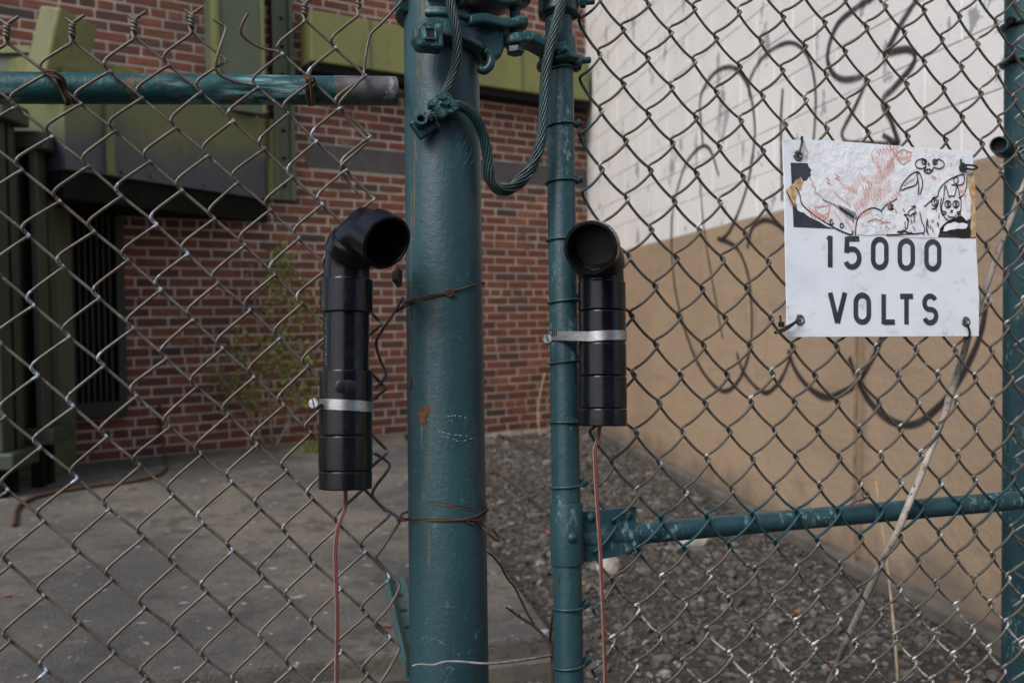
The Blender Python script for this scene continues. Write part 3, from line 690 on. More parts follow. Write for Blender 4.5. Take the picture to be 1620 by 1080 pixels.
fence = thing('chain_link_fence', Vector((F(200, 1000).x, F(200, 1000).y, 0)), 'rusty chain link fence panel with broken twisted top and green rail', 'fence')
RB = 14.5
for k in range(-6, 12):
    ev = (k % 2 == 0); topc = k if ev else k + 1
    head = None; rs = -1.0
    if k == 7:
        rs = 0.0; head = [F(337, 30, .004), F(347, 37, .004), F(358, 43, .003), F(357, 50, .006), F(349, 72, .009), F(341, 98, .008), F(341, 112, .004), F(350, 121, .0), F(372, 130, -.004)]
    elif k == 8:
        rs = -.5; head = [F(392, 22, .012), F(385, 34, .010), F(380, 47, .006), F(382, 55, .003), F(390, 63, .0), F(405, 72, -.003), F(418, 78, -.004)]
    pts = wire_path(nodeL, k, rs if k in (7, 8) else -1.0, RB, bow=.0004, curl=.0060)
    if k not in (7, 8):
        # the end runs up into a twist shared by two wires
        x, y = nodeL(topc, -1.0); b = F(x, y); hd = []; turns = 1.6; hgt = .0135
        sgn = 1 if ev else -1; nst = 16
        up_ = (FV + FU * .04).normalized()
        for i in range(nst + 1):
            a = (0 if sgn > 0 else math.pi) + turns * 2 * math.pi * i / nst; hd.append(b + up_ * (.003 + hgt * i / nst) + (FU * math.cos(a) + FN * math.sin(a)) * .0023)
        e = hd[-1]
        if sgn > 0: hd += [e + FU * .006 + FV * .004 + FN * .003, e + FU * .014 + FV * .010 + FN * .004]
        else: hd += [e - FU * .004 + FV * .003 - FN * .002, e - FU * .009 + FV * .007 - FN * .003]
        head = list(reversed(hd)); pts = pts[2:] if ev else pts[2:]
    build_wire(pts, M['wireL'], fence, seed=k, head=head)
# selvage wire doubled beside the post, pulled to the post where it is tied
for seg in ([(645, -8, .004), (632, 6, .004), (606, 36, .004), (587, 52, .002), (583, 62, 0), (577, 96, 0), (576, 116, -.003), (574, 122, .003), (556, 142, .004), (538, 160, .004), (537, 168, 0), (545, 180, -.003), (562, 202, -.003), (579, 218, 0), (583, 224, .002), (560, 244, .004), (541, 260, .004), (538, 268, .0), (548, 284, -.003), (566, 306, -.003)],
            [(638, 470, .005), (628, 488, .004), (612, 512, .003), (597, 534, .003), (594, 544, .0), (600, 566, -.003), (611, 588, -.003), (610, 598, .002), (594, 614, .004)],
            [(590, 716, -.003), (606, 724, -.003), (618, 734, 0), (614, 744, .003), (596, 766, .003), (590, 776, .002), (588, 786, -.002), (610, 806, -.003), (634, 820, .0), (632, 826, .002), (618, 846, .003), (600, 874, .002), (592, 880, 0), (606, 896, -.003), (622, 912, -.003), (632, 924, 0), (632, 932, .002), (612, 966, .003), (592, 984, .002), (596, 992, 0), (615, 1006, -.003), (632, 1022, 0), (631, 1030, .003), (612, 1064, .003), (598, 1084, .003), (612, 1106, 0), (630, 1124, 0), (610, 1156, 0)]):
    pts = [(F(*q), 1 if i % 3 == 0 else -1) for i, q in enumerate(seg)]; build_wire(pts, M['wireL'], fence, seed=len(seg))
# rail
rc = lambda px: F(px, 139 + 5.2 * px / 610, -.0235)
m = MB(); m.tube([rc(-420), rc(0), rc(300), rc(530)], .0172, 28, cap=True); m.build('top_rail', M['rail'], fence, smooth=True, auto=50)
ax = (rc(627) - rc(530)).normalized(); LL = (rc(627) - rc(530)).length
m = MB(); m.lathe([(.0165, -.002), (.0176, -.001), (.0176, LL - .002), (.0170, LL), (.0145, LL), (.0143, LL - .06)], rc(530), ax, 30); m.build('rail_end', M['galv'], fence, smooth=True, auto=40)
# anchoring post of the fence, out of frame
m = MB(); m.tube([F(-430, 100, -.03), Vector((F(-430, 1000, -.03).x, F(-430, 1000, -.03).y, 0))], .03, 20); m.build('line_post', M['rail'], fence, smooth=True, auto=50)

# ------------------------------------------------------------------ posts
def axis_line(p_top, p_bot):
    d = (p_bot - p_top); k = (0 - p_top.z) / d.z; return p_top - d * .35, p_top + d * k
pt, pb = F(697.5, 0, -.012), F(711, 1080, -.012); PR = .0462
a, b = axis_line(pt, pb); PAX = (a - b).normalized()
def on_axis(p0, p1, py): return p0.lerp(p1, py / 1080)
def post_pt(px, py, lift=.0003):
    """point of the post's surface seen at a pixel"""
    d = ray(px, py).normalized(); o = CAMP - pb; dd_ = d - PAX * d.dot(PAX); oo = o - PAX * o.dot(PAX); rr = PR + lift
    A, Bq, Cq = dd_.dot(dd_), 2 * dd_.dot(oo), oo.dot(oo) - rr * rr; q = max(0, Bq * Bq - 4 * A * Cq)
    return CAMP + d * ((-Bq - math.sqrt(q)) / (2 * A))
post = thing('gate_post', b, 'thick teal painted steel gate post with rust runs and scratches', 'post')
m = MB(); n = 60
m.lathe([(PR, (a - b).length * i / n) for i in range(n + 1)] + [(.001, (a - b).length)], b, PAX, 64); m.build('pipe', M['post'], post, smooth=True, auto=50)
def patch(name, outline, mat, lift):
    rr = random.Random(len(outline)); cx = sum(p[0] for p in outline) / len(outline); cy = sum(p[1] for p in outline) / len(outline)
    m = MB(); P = []
    for i in range(len(outline)):
        x0, y0 = outline[i]; x1, y1 = outline[(i + 1) % len(outline)]
        for k in range(4): P.append((x0 + (x1 - x0) * k / 4 + rr.uniform(-.5, .5), y0 + (y1 - y0) * k / 4 + rr.uniform(-.5, .5)))
    V = [post_pt(cx, cy, lift)] + [post_pt(x, y, lift) for x, y in P]; n = len(P)
    m.add(V, [(0, i + 1, (i + 1) % n + 1) for i in range(n)]); return m.build(name, mat, post, smooth=True)
patch('rust_patch', [(660, 645), (666, 645), (672, 641), (678, 640), (679, 650), (675, 660), (674, 668), (668, 671), (662, 670), (661, 658)], M['rustp'], .0007)
patch('rust_patch', [(677, 793), (690, 793), (712, 797), (735, 801), (750, 806), (738, 806), (712, 802), (690, 799)], M['rustp'], .0007)
patch('rust_patch', [(741, 748), (745, 747), (745, 752), (741, 752)], M['rustp'], .0007)
patch('rust_patch', [(752, 1066), (757, 1065), (758, 1071), (753, 1072)], M['rustp'], .0007)
patch('rust_patch', [(646, 600), (650, 596), (651, 614), (647, 618)], M['rustp'], .0007)
for pl, wd in (([(705, 659), (722, 657), (740, 662)], .0016), ([(694, 682), (712, 686), (735, 689), (758, 692)], .0014), ([(700, 690), (716, 694), (728, 699)], .0011), ([(733, 697), (750, 693), (765, 696)], .0012), ([(738, 704), (756, 706)], .0008), ([(745, 683), (764, 685)], .0010), ([(752, 700), (766, 702)], .0008), ([(709, 664), (718, 666)], .0012)):
    P = spline([post_pt(x, y, .0005) for x, y in pl], 14); k = 0
    while k < len(P) - 3:
        n_ = R0.randint(3, 7); Q = [p + FV * R0.uniform(-.0005, .0005) for p in P[k:k + n_]]; k += n_ + R0.randint(0, 3)
        if len(Q) > 2: m = MB(); m.ribbon(Q, [wd * R0.uniform(.15, .9) for _ in Q], FN); m.build('scratch', M['scr'], post)
for i in range(26):
    x0 = R0.uniform(718, 750); y0 = R0.uniform(212, 268); ln = R0.uniform(6, 20); P = [post_pt(x0, y0, .0004), post_pt(x0 + ln * .28, y0 - ln * .5, .0004), post_pt(x0 + ln * .5, y0 - ln, .0004)]
    m = MB(); m.ribbon(P, [.0004, .0011 * R0.uniform(.5, 1), .0003], FN); m.build('scuff', M['scuff'], post)
for i in range(22):
    x0 = R0.uniform(655, 755); y0 = R0.uniform(120, 1060); w_ = R0.uniform(.8, 2.2); patch('paint_chip', [(x0 - w_, y0 - w_ * .6), (x0 + w_ * .4, y0 - w_), (x0 + w_, y0 + w_ * .5), (x0 - w_ * .3, y0 + w_)], M['scuff'] if i % 3 else M['rustp'], .0004)
for pl, wd in (([(660, 60), (664, 130), (657, 200), (660, 260)], .004), ([(664, 0), (665, 60), (662, 120)], .005), ([(671, 0), (672, 40), (670, 90)], .003), ([(657, 210), (656, 300), (655, 380)], .003), ([(652, 300), (651, 420), (650, 560)], .003), ([(690, 480), (691, 500), (690, 520)], .004), ([(680, 830), (679, 860), (678, 900)], .003), ([(668, 672), (667, 690), (668, 712)], .003)):
    P = spline([post_pt(x, y, .0004) for x, y in pl], 12); m = MB(); m.ribbon(P, [wd * 1.9 * R0.uniform(.8, 1.1) for _ in P], FN, uv=True); m.build('rust_run', M['streak'], post)

m = MB(); P = [F(x, y, z) for x, y, z in ((620, 430, .01), (629, 424, .02), (637, 428, .0), (636, 452, .0), (630, 455, .018), (621, 444, .022))]
m.add(P + [p - FN * .002 for p in P] + [F(629, 441, .026)], [(0, 1, 12), (1, 2, 12), (2, 3, 12), (3, 4, 12), (4, 5, 12), (5, 0, 12), (6, 7, 8, 9, 10, 11)] + [(i, (i + 1) % 6, (i + 1) % 6 + 6, i + 6) for i in range(6)])
m.build('peeling_flake', M['twig'], post)

gt, gb = F(885, 100, 0), F(900, 1060, 0); GR = .0176
ga, gbm = axis_line(gt, gb); GAX = (ga - gbm).normalized(); glen = (ga - gbm).length
gfoot = gbm + GAX * .06
gate = thing('chain_link_gate', gbm, 'teal framed chain link gate with rusty wire mesh and brace rail', 'gate')
m = MB(); m.lathe([(.001, 0), (GR, 0)] + [(GR, (glen - .06) * i / 50) for i in range(51)] + [(.001, glen - .06)], gfoot, GAX, 40); m.build('stile', M['gate'], gate, smooth=True, auto=50)
# brace rail
def rr_(px): return F(px, 850 - (px - 930) * 60 / 690, -.0165)
m = MB(); m.tube([rr_(905), rr_(1200), rr_(1500), rr_(1800), rr_(1990)], .0138, 28); m.build('brace_rail', M['gate'], gate, smooth=True, auto=50)
a2, b2 = axis_line(F(1990, 100, 0), F(2005, 1060, 0)); m = MB(); m.tube([a2, b2 + (a2 - b2).normalized() * .06], GR, 24); m.build('stile', M['gate'], gate, smooth=True, auto=50)

GU = FU
def gpt(px, py): # point of stile axis at row py
    return gt.lerp(gb, (py - 100) / 960)
m = MB(); l0 = gpt(0, 900); hgt = (gpt(0, 806) - l0).length
m.lathe([(GR, 0), (GR + .0022, 0), (GR + .0026, .002), (GR + .0026, hgt - .002), (GR + .0022, hgt), (GR, hgt)], l0, GAX, 40); bk = m.build('rail_bracket', M['gate'], gate, smooth=True, auto=35)
m = MB(); m.prism([F(x, y, -.006) for x, y in ((912, 809), (1004, 800), (1005, 871), (975, 879), (912, 890))], FN * .0045); bevel(m.build('bracket_plate', M['gate'], bk), .001)
m = MB(); q0, q1 = rr_(908), rr_(1003); m.tube([q0 + FN * .001, q0.lerp(q1, .5) + FN * .001, q1 + FN * .001], .0162, 24); m.build('rail_socket', M['gate'], bk, smooth=True, auto=50)
for x, y in ((934, 818), (993, 813), (994, 870)):
    m = MB(); m.lathe([(.006, 0), (.0058, .002), (.004, .0042), (.0005, .005)], F(x, y, -.0014), FN, 14); m.build('bolt', M['gate'], bk, smooth=True)
m = MB(); m.lathe([(.006, 0), (.0058, .002), (.004, .0042), (.0005, .005)], F(905, 850, GR + .002), FN, 14); m.build('bolt', M['gate'], bk, smooth=True)
# gate mesh
sx0 = gpt(0, 540)
def gpaint(p):
    d = (p - sx0); dist = (d - GAX * d.dot(GAX)).length
    v = max(0, 1 - max(0, dist - .018) / .045)
    q = (p - rr_(905)); ax_ = (rr_(1800) - rr_(905)).normalized(); dr = (q - ax_ * q.dot(ax_)).length
    return max(v, max(0, 1.15 - max(0, dr - .02) / .02))
def gzinc(p):
    x, y, d = todepth(p); return max(0, min(1, (y - 800) / 180)) * (.55 + .8 * mnoise.noise(p * 14)) + (mnoise.noise(p * 5) * .6 if y < 780 else 0)
for k in range(-1, 27):
    rs = -5.0 if True else 0
    pts = wire_path(nodeR, k, rs if k % 2 == 0 else rs, 14.5, hook=.6, sag=.0036, curl=.0032, dz=.0036)
    build_wire(pts, M['wireR'], gate, gpaint, gzinc, seed=100 + k)
# tie rings
for i, y in enumerate((22, 113, 205, 297, 392, 490, 586, 681, 780, 965, 1052, 1140)):
    c = gpt(0, y); tl = R0.uniform(-.10, .10) + (.12 if y in (113, 205) else 0); P = []
    for k in range(28):
        a_ = 2 * math.pi * k / 28; P.append(c + (FU * math.cos(a_) + FN * math.sin(a_)) * (GR + .0016) + GAX * (math.cos(a_) * tl * GR))
    m = MB(); m.tube(P, .0017, 6, closed=True); tr = m.build('tie_ring', M['gate'], gate, smooth=True)
    e = c + FU * (GR + .001) + FN * .002 + GAX * tl * GR; P = []
    ax_ = (FU * .85 + GAX * .5).normalized(); s1 = ax_.orthogonal().normalized(); s2 = ax_.cross(s1)
    for k in range(37):
        a_ = 2 * math.pi * 3 * k / 36; P.append(e + ax_ * (.0095 * k / 36) + (s1 * math.cos(a_) + s2 * math.sin(a_)) * .0036)
    m = MB(); m.tube(P, .0017, 6); m.build('twist', M['gate'], tr, smooth=True)
# small loose tie on the brace rail
m = MB(); P = spline([F(1345, 800, .002), F(1352, 793, .006), F(1365, 790, .008), F(1374, 784, .006), F(1372, 778, .002), F(1364, 782, .008), F(1370, 788, .01), F(1376, 782, .004)], 6); m.tube(P, .0014, 6); m.build('tie_ring', M['wireR'], gate, smooth=True)

# ------------------------------------------------------------------ hinge
hg = gate
def pax(py): return on_axis(pt, pb, py)
def collar(name, c0, axis, R_, th, h, parent, mat, tilt=None, arc=None):
    m = MB(); r1 = R_ + th; ax_ = axis if tilt is None else (axis + tilt).normalized(); bv = min(.003, th * .4)
    prof = [(R_, 0), (r1 - bv, 0), (r1 - bv * .3, bv * .3), (r1, bv), (r1, bv * 1.25), (r1, h - bv * 1.25), (r1, h - bv), (r1 - bv * .3, h - bv * .3), (r1 - bv, h), (R_, h)]
    if arc is None: m.lathe(prof, c0, ax_, 56, closed=True)
    else:                                    # angles from the side facing the viewer, positive towards the gate
        b_ = (FU - ax_ * FU.dot(ax_)).normalized(); a_ = b_.cross(ax_); a_ = a_ if a_.dot(FN) > 0 else -a_; n_ = 36; k_ = len(prof)
        for i in range(n_ + 1):
            w = math.radians(arc[0] + (arc[1] - arc[0]) * i / n_)
            for r_, h_ in prof: m.v.append(c0 + ax_ * h_ + (a_ * math.cos(w) + b_ * math.sin(w)) * r_)
        for i in range(n_):
            for q in range(k_): m.f.append((i * k_ + q, i * k_ + (q + 1) % k_, (i + 1) * k_ + (q + 1) % k_, (i + 1) * k_ + q))
        m.f += [tuple(range(k_)), tuple(n_ * k_ + q for q in reversed(range(k_)))]
    return m.build(name, mat, parent, smooth=True, auto=60)
col1 = collar('post_clamp', pax(100) , PAX, PR + .0005, .0095, (pax(44) - pax(100)).length, hg, M['hinge'], FU * .10, (-34, 125))
collar('clamp_rib', pax(97), PAX, PR + .006, .010, .010, col1, M['hinge'], FU * .12, (-33, 120))
collar('clamp_rib', pax(62), PAX, PR + .006, .008, .010, col1, M['hinge'], FU * .06, (-32, 120))
col2 = collar('post_clamp', pax(28), PAX, PR + .0005, .013, (pax(-70) - pax(28)).length, hg, M['hinge'], FU * .03, (-34, 140))
collar('clamp_rib', pax(27), PAX, PR + .010, .009, .012, col2, M['hinge'], FU * .03, (-33, 138))
collar('clamp_back', pax(34), PAX, PR + .0005, .010, .06, col2, M['hinge'], None, (-150, -72))
# clamp ear with a square bolt hole
m = MB(); e0 = F(656, 86, PR + .002); wU = FU * .030; hV = FV * .036
m.prism([e0, e0 + wU - FV * .000, e0 + wU + hV, e0 + wU * .3 + hV * 1.02, e0 - FU * .004 + hV * .62, e0 - FU * .005 + hV * .3], FN * .024); bevel(m.build('clamp_ear', M['hinge'], col1), .005, 3)
m = MB(); m.box(F(675, 59, PR + .0268), FU * .008, FV * .010, FN * .0006); m.build('square_hole', M['inner'], col1)
m = MB(); q = F(673, 61, PR + .0262)
for u0_, v0_, du_, dv_ in ((-.002, -.002, .013, .003), (-.002, .0105, .013, .003), (-.003, -.001, .003, .013), (.009, -.001, .003, .013)): m.box(q + FU * u0_ + FV * v0_ + FU * .0012, FU * du_, FV * dv_, FN * .0028)
bevel(m.build('hole_rim', M['hinge'], col1), .0008)
def lug(name, p_from, p_to, hw0, hw1, th, parent, drop=0.0, mat=None):
    """horizontal eye plate from one axis to the pin, with a round end, gently S curved"""
    d = (p_to - p_from); L = d.length; d = d.normalized(); s_ = FV.cross(d).normalized(); poly = []
    n = 14; topc = []
    left = []; rgt = []
    for i in range(n + 1):
        f_ = i / n; hw = hw0 + (hw1 - hw0) * (f_ ** .6); c = p_from + d * L * f_ + FV * (math.sin(f_ * math.pi * 2) * drop)
        left.append(c + s_ * hw); rgt.append(c - s_ * hw)
    end = [p_to + (d * math.sin(a_) + s_ * math.cos(a_)) * hw1 for a_ in [math.pi * k / 10 for k in range(1, 10)]]
    ring = left + end + list(reversed(rgt)); mm_ = MB(); N_ = len(ring); nl = len(left)
    V = [p + FV * th / 2 for p in ring] + [p - FV * th / 2 for p in ring]; fs = [(i, (i + 1) % N_, (i + 1) % N_ + N_, i + N_) for i in range(N_)]
    tot = N_
    for i in range(n): fs += [(i, i + 1, tot - 2 - i, tot - 1 - i), (i + N_, tot - 1 - i + N_, tot - 2 - i + N_, i + 1 + N_)]
    fs += [tuple(range(n, n + len(end) + 2)), tuple(reversed([k + N_ for k in range(n, n + len(end) + 2)]))]
    mm_.add(V, fs); return bevel(mm_.build(name, mat or M['hinge'], parent), .004, 3)
pin = F(815, 40, .024)
def pinat(py): return F(815 + (py - 40) * .01, py, .024)
lug('hinge_arm', F(735, 42, .030), pinat(40), .022, .0165, .013, col1, .003)
lug('hinge_arm', F(725, 4, .036), pinat(2), .026, .020, .016, col2, .004)
lug('gate_lug', F(888, 78, .014), pinat(66), .016, .015, .014, hg, -.004)
lug('gate_lug', F(884, -16, .012), pinat(-26), .016, .015, .014, hg, .0)
m = MB(); m.tube([pinat(84), pinat(-40)], .0068, 14); pn = m.build('hinge_pin', M['hinge'], hg, smooth=True, auto=40)
m = MB(); hexbolt(m, pinat(76), -FV, .011, .008); m.build('nut', M['hinge'], pn)
# web below the arm
m = MB(); m.prism([F(x, y, .012) for x, y in ((738, 50), (792, 52), (793, 84), (788, 96), (778, 104), (764, 100))], FN * .018); bevel(m.build('clamp_web', M['hinge'], col1), .005, 3)
m = MB(); P = spline([F(768, 80, .03), F(776, 90, .03), F(775, 104, .03), F(766, 112, .028), F(758, 108, .026)], 6); m.tube(P, .0055, 10); m.build('clamp_lip', M['hinge'], col1, smooth=True)
gc = collar('gate_collar', gpt(0, 108), GAX, GR + .0004, .0068, (gpt(0, 60) - gpt(0, 108)).length, hg, M['hinge'], FU * -.10)
collar('collar_rib', gpt(0, 106), GAX, GR + .005, .0065, .008, gc, M['hinge'], FU * -.16)
gc2 = collar('gate_collar', gpt(0, 22), GAX, GR + .0004, .008, (gpt(0, -60) - gpt(0, 22)).length, hg, M['hinge'])
def bolt(px, py, off, ax_, r, parent, shank=.012):
    m = MB(); c = F(px, py, off); hexbolt(m, c, ax_, r, r * .9); m.lathe([(.0005, 0), (r * .55, 0), (r * .55, shank + r), (r * .4, shank + r + .001), (.0005, shank + r + .001)], c, ax_, 12); m.build('bolt', M['hinge'], parent)
bolt(882, 84, GR + .004, (FN + FU * .55 + FV * .1).normalized(), .0075, gc, .008)
m = MB(); m.prism([F(x, y, .006) for x, y in ((872, 68), (892, 72), (908, 92), (918, 104), (908, 112), (893, 96), (876, 92))], FN * .016); bevel(m.build('collar_flange', M['hinge'], gc), .004, 3)
bolt(912, 97, .012, (FU + FN * .25 + FV * .06).normalized(), .0075, gc, .010)
bolt(918, 4, .012, (FU + FN * .25 + FV * .06).normalized(), .0075, gc2, .010)

# ------------------------------------------------------------------ stranded grounding cable
gcab = thing('ground_cable', F(700, 170, .06), 'thick stranded cable looping from the thick post to the gate stile', 'cable')
def strands(pts, R_, n, turns_per_m, rs, parent, loosen=None):
    P = spline(pts, 12); T = []
    for i in range(len(P)): T.append((P[min(i + 1, len(P) - 1)] - P[max(i - 1, 0)]).normalized())
    a = T[0].orthogonal().normalized(); fr = []; s_ = 0; S = []
    for i in range(len(P)):
        if i: s_ += (P[i] - P[i - 1]).length
        a = (a - T[i] * a.dot(T[i])).normalized(); fr.append((a.copy(), T[i].cross(a))); S.append(s_)
    for k in range(n):
        Q = []
        for i, p in enumerate(P):
            w_ = 2 * math.pi * (k / n + turns_per_m * S[i]); l = 1 + (loosen(S[i] / s_) * (.25 + .35 * math.sin(k * 2.3)) if loosen else 0)
            Q.append(p + (fr[i][0] * math.cos(w_) + fr[i][1] * math.sin(w_)) * (R_ - rs) * l)
        m = MB(); m.tube(Q, rs, 6); m.build('strand', M['cable'], parent, smooth=True)
    m = MB(); m.tube(P, R_ - rs * 2.0, 8); m.build('core', M['cable'], parent, smooth=True)
cs = PR - .012
strands([F(706, -60, cs + .03), F(709, -20, cs + .03), F(714, 10, cs + .030), F(722, 50, cs + .028), F(723, 90, cs + .022), F(717, 118, cs + .016), F(708, 140, cs + .013), F(697, 158, cs + .012), F(686, 178, cs + .012), F(676, 190, cs + .012)], .0060, 10, 10, .00143, gcab)
strands([F(686, 186, cs + .014), F(700, 178, cs + .014), F(716, 168, cs + .014), F(734, 170, cs + .015), F(752, 186, cs + .012), F(765, 215, cs + .004), F(771, 245, cs - .002), F(774, 275, cs - .006), F(783, 295, cs - .008), F(800, 300, cs - .008), F(822, 288, cs - .006), F(842, 262, cs - .004), F(855, 225, cs - .002), F(860, 180, .03), F(862, 130, .03), F(868, 85, .033), F(879, 40, .036), F(889, 0, .034), F(892, -30, .030), F(891, -70, .026)], .0064, 10, 8.5, .00152, gcab, lambda f_: max(0, 1 - abs(f_ - .36) / .16) * .8)
cl = MB(); c = F(700, 171, cs + .012); ca_ = (FU * .80 + FV * .60).normalized(); cb_ = FN.cross(ca_).normalized()
cl.box(c - ca_ * .013 - cb_ * .011 - FN * .009, ca_ * .028, cb_ * .024, FN * .019); clo = bevel(cl.build('cable_clamp', M['hinge'], gcab), .003, 3)
cl = MB(); cl.box(c + ca_ * .004 - cb_ * .014 - FN * .010, ca_ * .009, cb_ * .030, FN * .023); bevel(cl.build('clamp_saddle', M['hinge'], clo), .003, 3)
for x, y, o_, r_ in ((697, 157, .0225, .0062), (702, 163, .021, .0085), (712, 178, .018, .0055), (682, 168, .018, .005)):
    m = MB(); hexbolt(m, F(x, y, cs + o_ - .004), (FN + FV * .2).normalized(), r_, .0085); m.build('bolt', M['hinge'], clo)
m = MB(); m.prism([F(x, y, cs - .004) for x, y in ((646, 198), (668, 180), (692, 204), (664, 224))], FN * .012); bevel(m.build('lug_plate', M['hinge'], gcab), .002)
m = MB(); cc = F(665, 194, cs + .0085); aa = (FN + FU * -.1 + FV * .25).normalized(); m.lathe([(.0044, 0), (.0080, 0), (.0082, .001), (.0082, .007), (.0074, .0085), (.0046, .0085), (.0044, .0075)], cc, aa, 18, closed=True); sc_ = m.build('socket_screw', M['hinge'], gcab, smooth=True, auto=40)
m = MB(); m.lathe([(.0001, .001), (.0045, .001)], cc, aa, 6); m.build('hex_recess', M['inner'], sc_)

# ------------------------------------------------------------------ rusted tie wires
def tie_wire(label, segs, r=.0012):
    t = thing('tie_wire', segs[0][0], label, 'tie wire', 'rusty tie wires')
    for sg in segs: m = MB(); m.tube(spline(sg, 5), r, 6); m.build('wire', M['rust'], t, smooth=True)
def pp(x, y): return post_pt(x, y, .0016)
def around(y0, y1):      # the hidden half of the loop behind the post
    c0, c1 = post_pt(643, y0, .0016), post_pt(766, y1, .0016); mid = (c0 + c1) / 2 - FN * (PR * 1.9); return [c0, c0.lerp(mid, .5) - FU * PR * .45, mid, c1.lerp(mid, .5) + FU * PR * .45, c1]
tie_wire('rusty wire knotted round the post beside the upper pipe mouth', [
    [F(628, 493, .004), F(637, 484, .015), pp(650, 476), pp(680, 468), pp(712, 461), pp(740, 454), pp(764, 447)],
    [F(630, 490, .004), F(638, 487, .015), pp(650, 480), pp(680, 471), pp(714, 464), pp(720, 470)],
    [pp(706, 460), pp(714, 457), pp(718, 463), pp(712, 469), pp(704, 464), pp(700, 466)], around(478, 447)])
tie_wire('rusty wire knotted round the lower post with a loose loop', [
    [F(628, 821, .002), F(640, 820, .012), pp(655, 821), pp(690, 823), pp(730, 822), pp(750, 817), pp(766, 808), pp(770, 797)],
    [F(629, 823, .002), F(640, 823, .012), pp(655, 819), pp(690, 820), pp(735, 821), pp(755, 823), pp(766, 815), pp(771, 806)],
    [pp(740, 826), pp(738, 818), pp(746, 819), pp(750, 827), pp(743, 828), pp(738, 822)],
    [pp(752, 823), pp(762, 832), F(772, 842, .03), F(782, 852, .026), F(789, 855, .022), F(787, 847, .022), F(776, 834, .028), pp(764, 826)], around(822, 800)])
rl = lambda px, py, o_: F(px, py, o_)
tie_wire('rusty wire bundle tying fence to the rail beside a twisted top', [
    [F(64, 108, .004), F(72, 112, .006), F(84, 117, .008), F(95, 126, .006), F(104, 132, .002)], [F(66, 112, .004), F(80, 120, .008), F(92, 124, .009), F(104, 134, .002)],
    [F(92, 118, .004), F(98, 136, -.002), F(104, 152, -.004), F(110, 165, -.008)], [F(96, 124, .004), F(103, 142, -.002), F(112, 156, -.004), F(118, 163, -.008)], [F(70, 114, .006), F(84, 113, .009), F(97, 121, .007), F(103, 130, .003)],
    [F(90, 124, .004), F(96, 142, -.001), F(104, 160, -.004), F(106, 166, -.008)]], .0016)
tie_wire('rusty wire wrapped round the rail close to its bare end', [
    [F(484, 118, .006), F(490, 128, .008), F(492, 140, .004), F(493, 152, .0), F(495, 165, -.006)], [F(480, 120, .004), F(487, 126, .008), F(495, 124, .008), F(499, 132, .004), F(494, 138, .006)],
    [F(486, 122, .004), F(484, 140, -.002), F(486, 158, -.004), F(490, 166, -.008)], [F(492, 109, .006), F(490, 120, .008), F(487, 130, .006)]], .0015)
# strips of rusted tape left hanging on the rail under the ties
for (P4, lab) in (([(96, 132), (106, 136), (119, 162), (104, 166)], 'dark rusted scrap hanging from the wire bundle on the rail'), ([(484, 130), (496, 131), (499, 166), (488, 167)], 'brown rusted scrap stuck to the rail close to its bare end')):
    m = MB(); Q = [F(x, y, -.0045) for x, y in P4]; Q[2] -= FN * .004; Q[3] -= FN * .004; m.prism(Q, FN * .0012); tag(m.build('rusted_scrap', M['rust']), lab, 'scrap')

# ------------------------------------------------------------------ black pipes
def sweep_elbow(parent, S, h, th_end, r, Rt, hub_r, hub_l, mid_hub):
    up_ = FV; n = 22; path = []
    for i in range(n + 1):
        th = th_end * i / n; path.append(S + up_ * (r * math.sin(th)) + h * (r * (1 - math.cos(th))))
    d = (up_ * math.cos(th_end) + h * math.sin(th_end)).normalized()
    path = [S - up_ * .03] + path; m = MB(); m.tube(path, Rt, 40, cap=False); el_ = m.build('elbow', M['abs'], parent, smooth=True)
    e = path[-1]
    m = MB(); m.lathe([(Rt - .001, -.006), (hub_r - .0015, -.0045), (hub_r, -.003), (hub_r, -.0022), (hub_r, hub_l - .0019), (hub_r, hub_l - .0012), (hub_r - .0012, hub_l), (hub_r - .0038, hub_l), (hub_r - .0044, hub_l - .001), (hub_r - .0048, .006), (hub_r - .0065, .004), (hub_r - .0068, -.03)], e, d, 56)
    m.build('mouth_socket', M['abs'], el_, smooth=True, auto=40)
    m = MB(); m.lathe([(.0002, 0), (hub_r - .007, 0)], e - d * .02, d, 40); m.build('speaker_cloth', M['inner'], el_)
    th = th_end * mid_hub; c = S + up_ * (r * math.sin(th)) + h * (r * (1 - math.cos(th))); dm = (up_ * math.cos(th) + h * math.sin(th)).normalized()
    m = MB(); m.lathe([(Rt - .001, -.0095), (Rt + .0022, -.009), (Rt + .0028, -.008), (Rt + .0028, -.0074), (Rt + .0028, .0054), (Rt + .0028, .006), (Rt + .001, .010), (Rt - .001, .0105)], c, dm, 48); m.build('socket_ring', M['abs'], el_, smooth=True, auto=40)
    return el_
def stack(parent, top, ax_, secs):
    """secs: (name, radius, start, end) lengths down the axis"""
    for nm, r_, a_, b_ in secs:
        m = MB(); c_ = .0012
        m.lathe([(.001, -a_), (r_ - c_, -a_), (r_ - c_ * .3, -a_ - c_ * .3), (r_, -a_ - c_), (r_, -a_ - c_ - .0006), (r_, -b_ + c_ + .0006), (r_, -b_ + c_), (r_ - c_ * .3, -b_ + c_ * .3), (r_ - c_, -b_), (.001, -b_)], top, ax_, 56); m.build(nm, M['abs'], parent, smooth=True, auto=40)
OFL = .036
lt, lb = F(549, 445, OFL), F(546.5, 773, OFL); lax = (lt - lb).normalized(); lpx = (lt - lb).length / 328
pl = thing('pipe_speaker', lb, 'taller black plastic pipe with elbow mouth, strapped to the fence mesh', 'pipe', None)
q = lambda y: (y - 445) * lpx
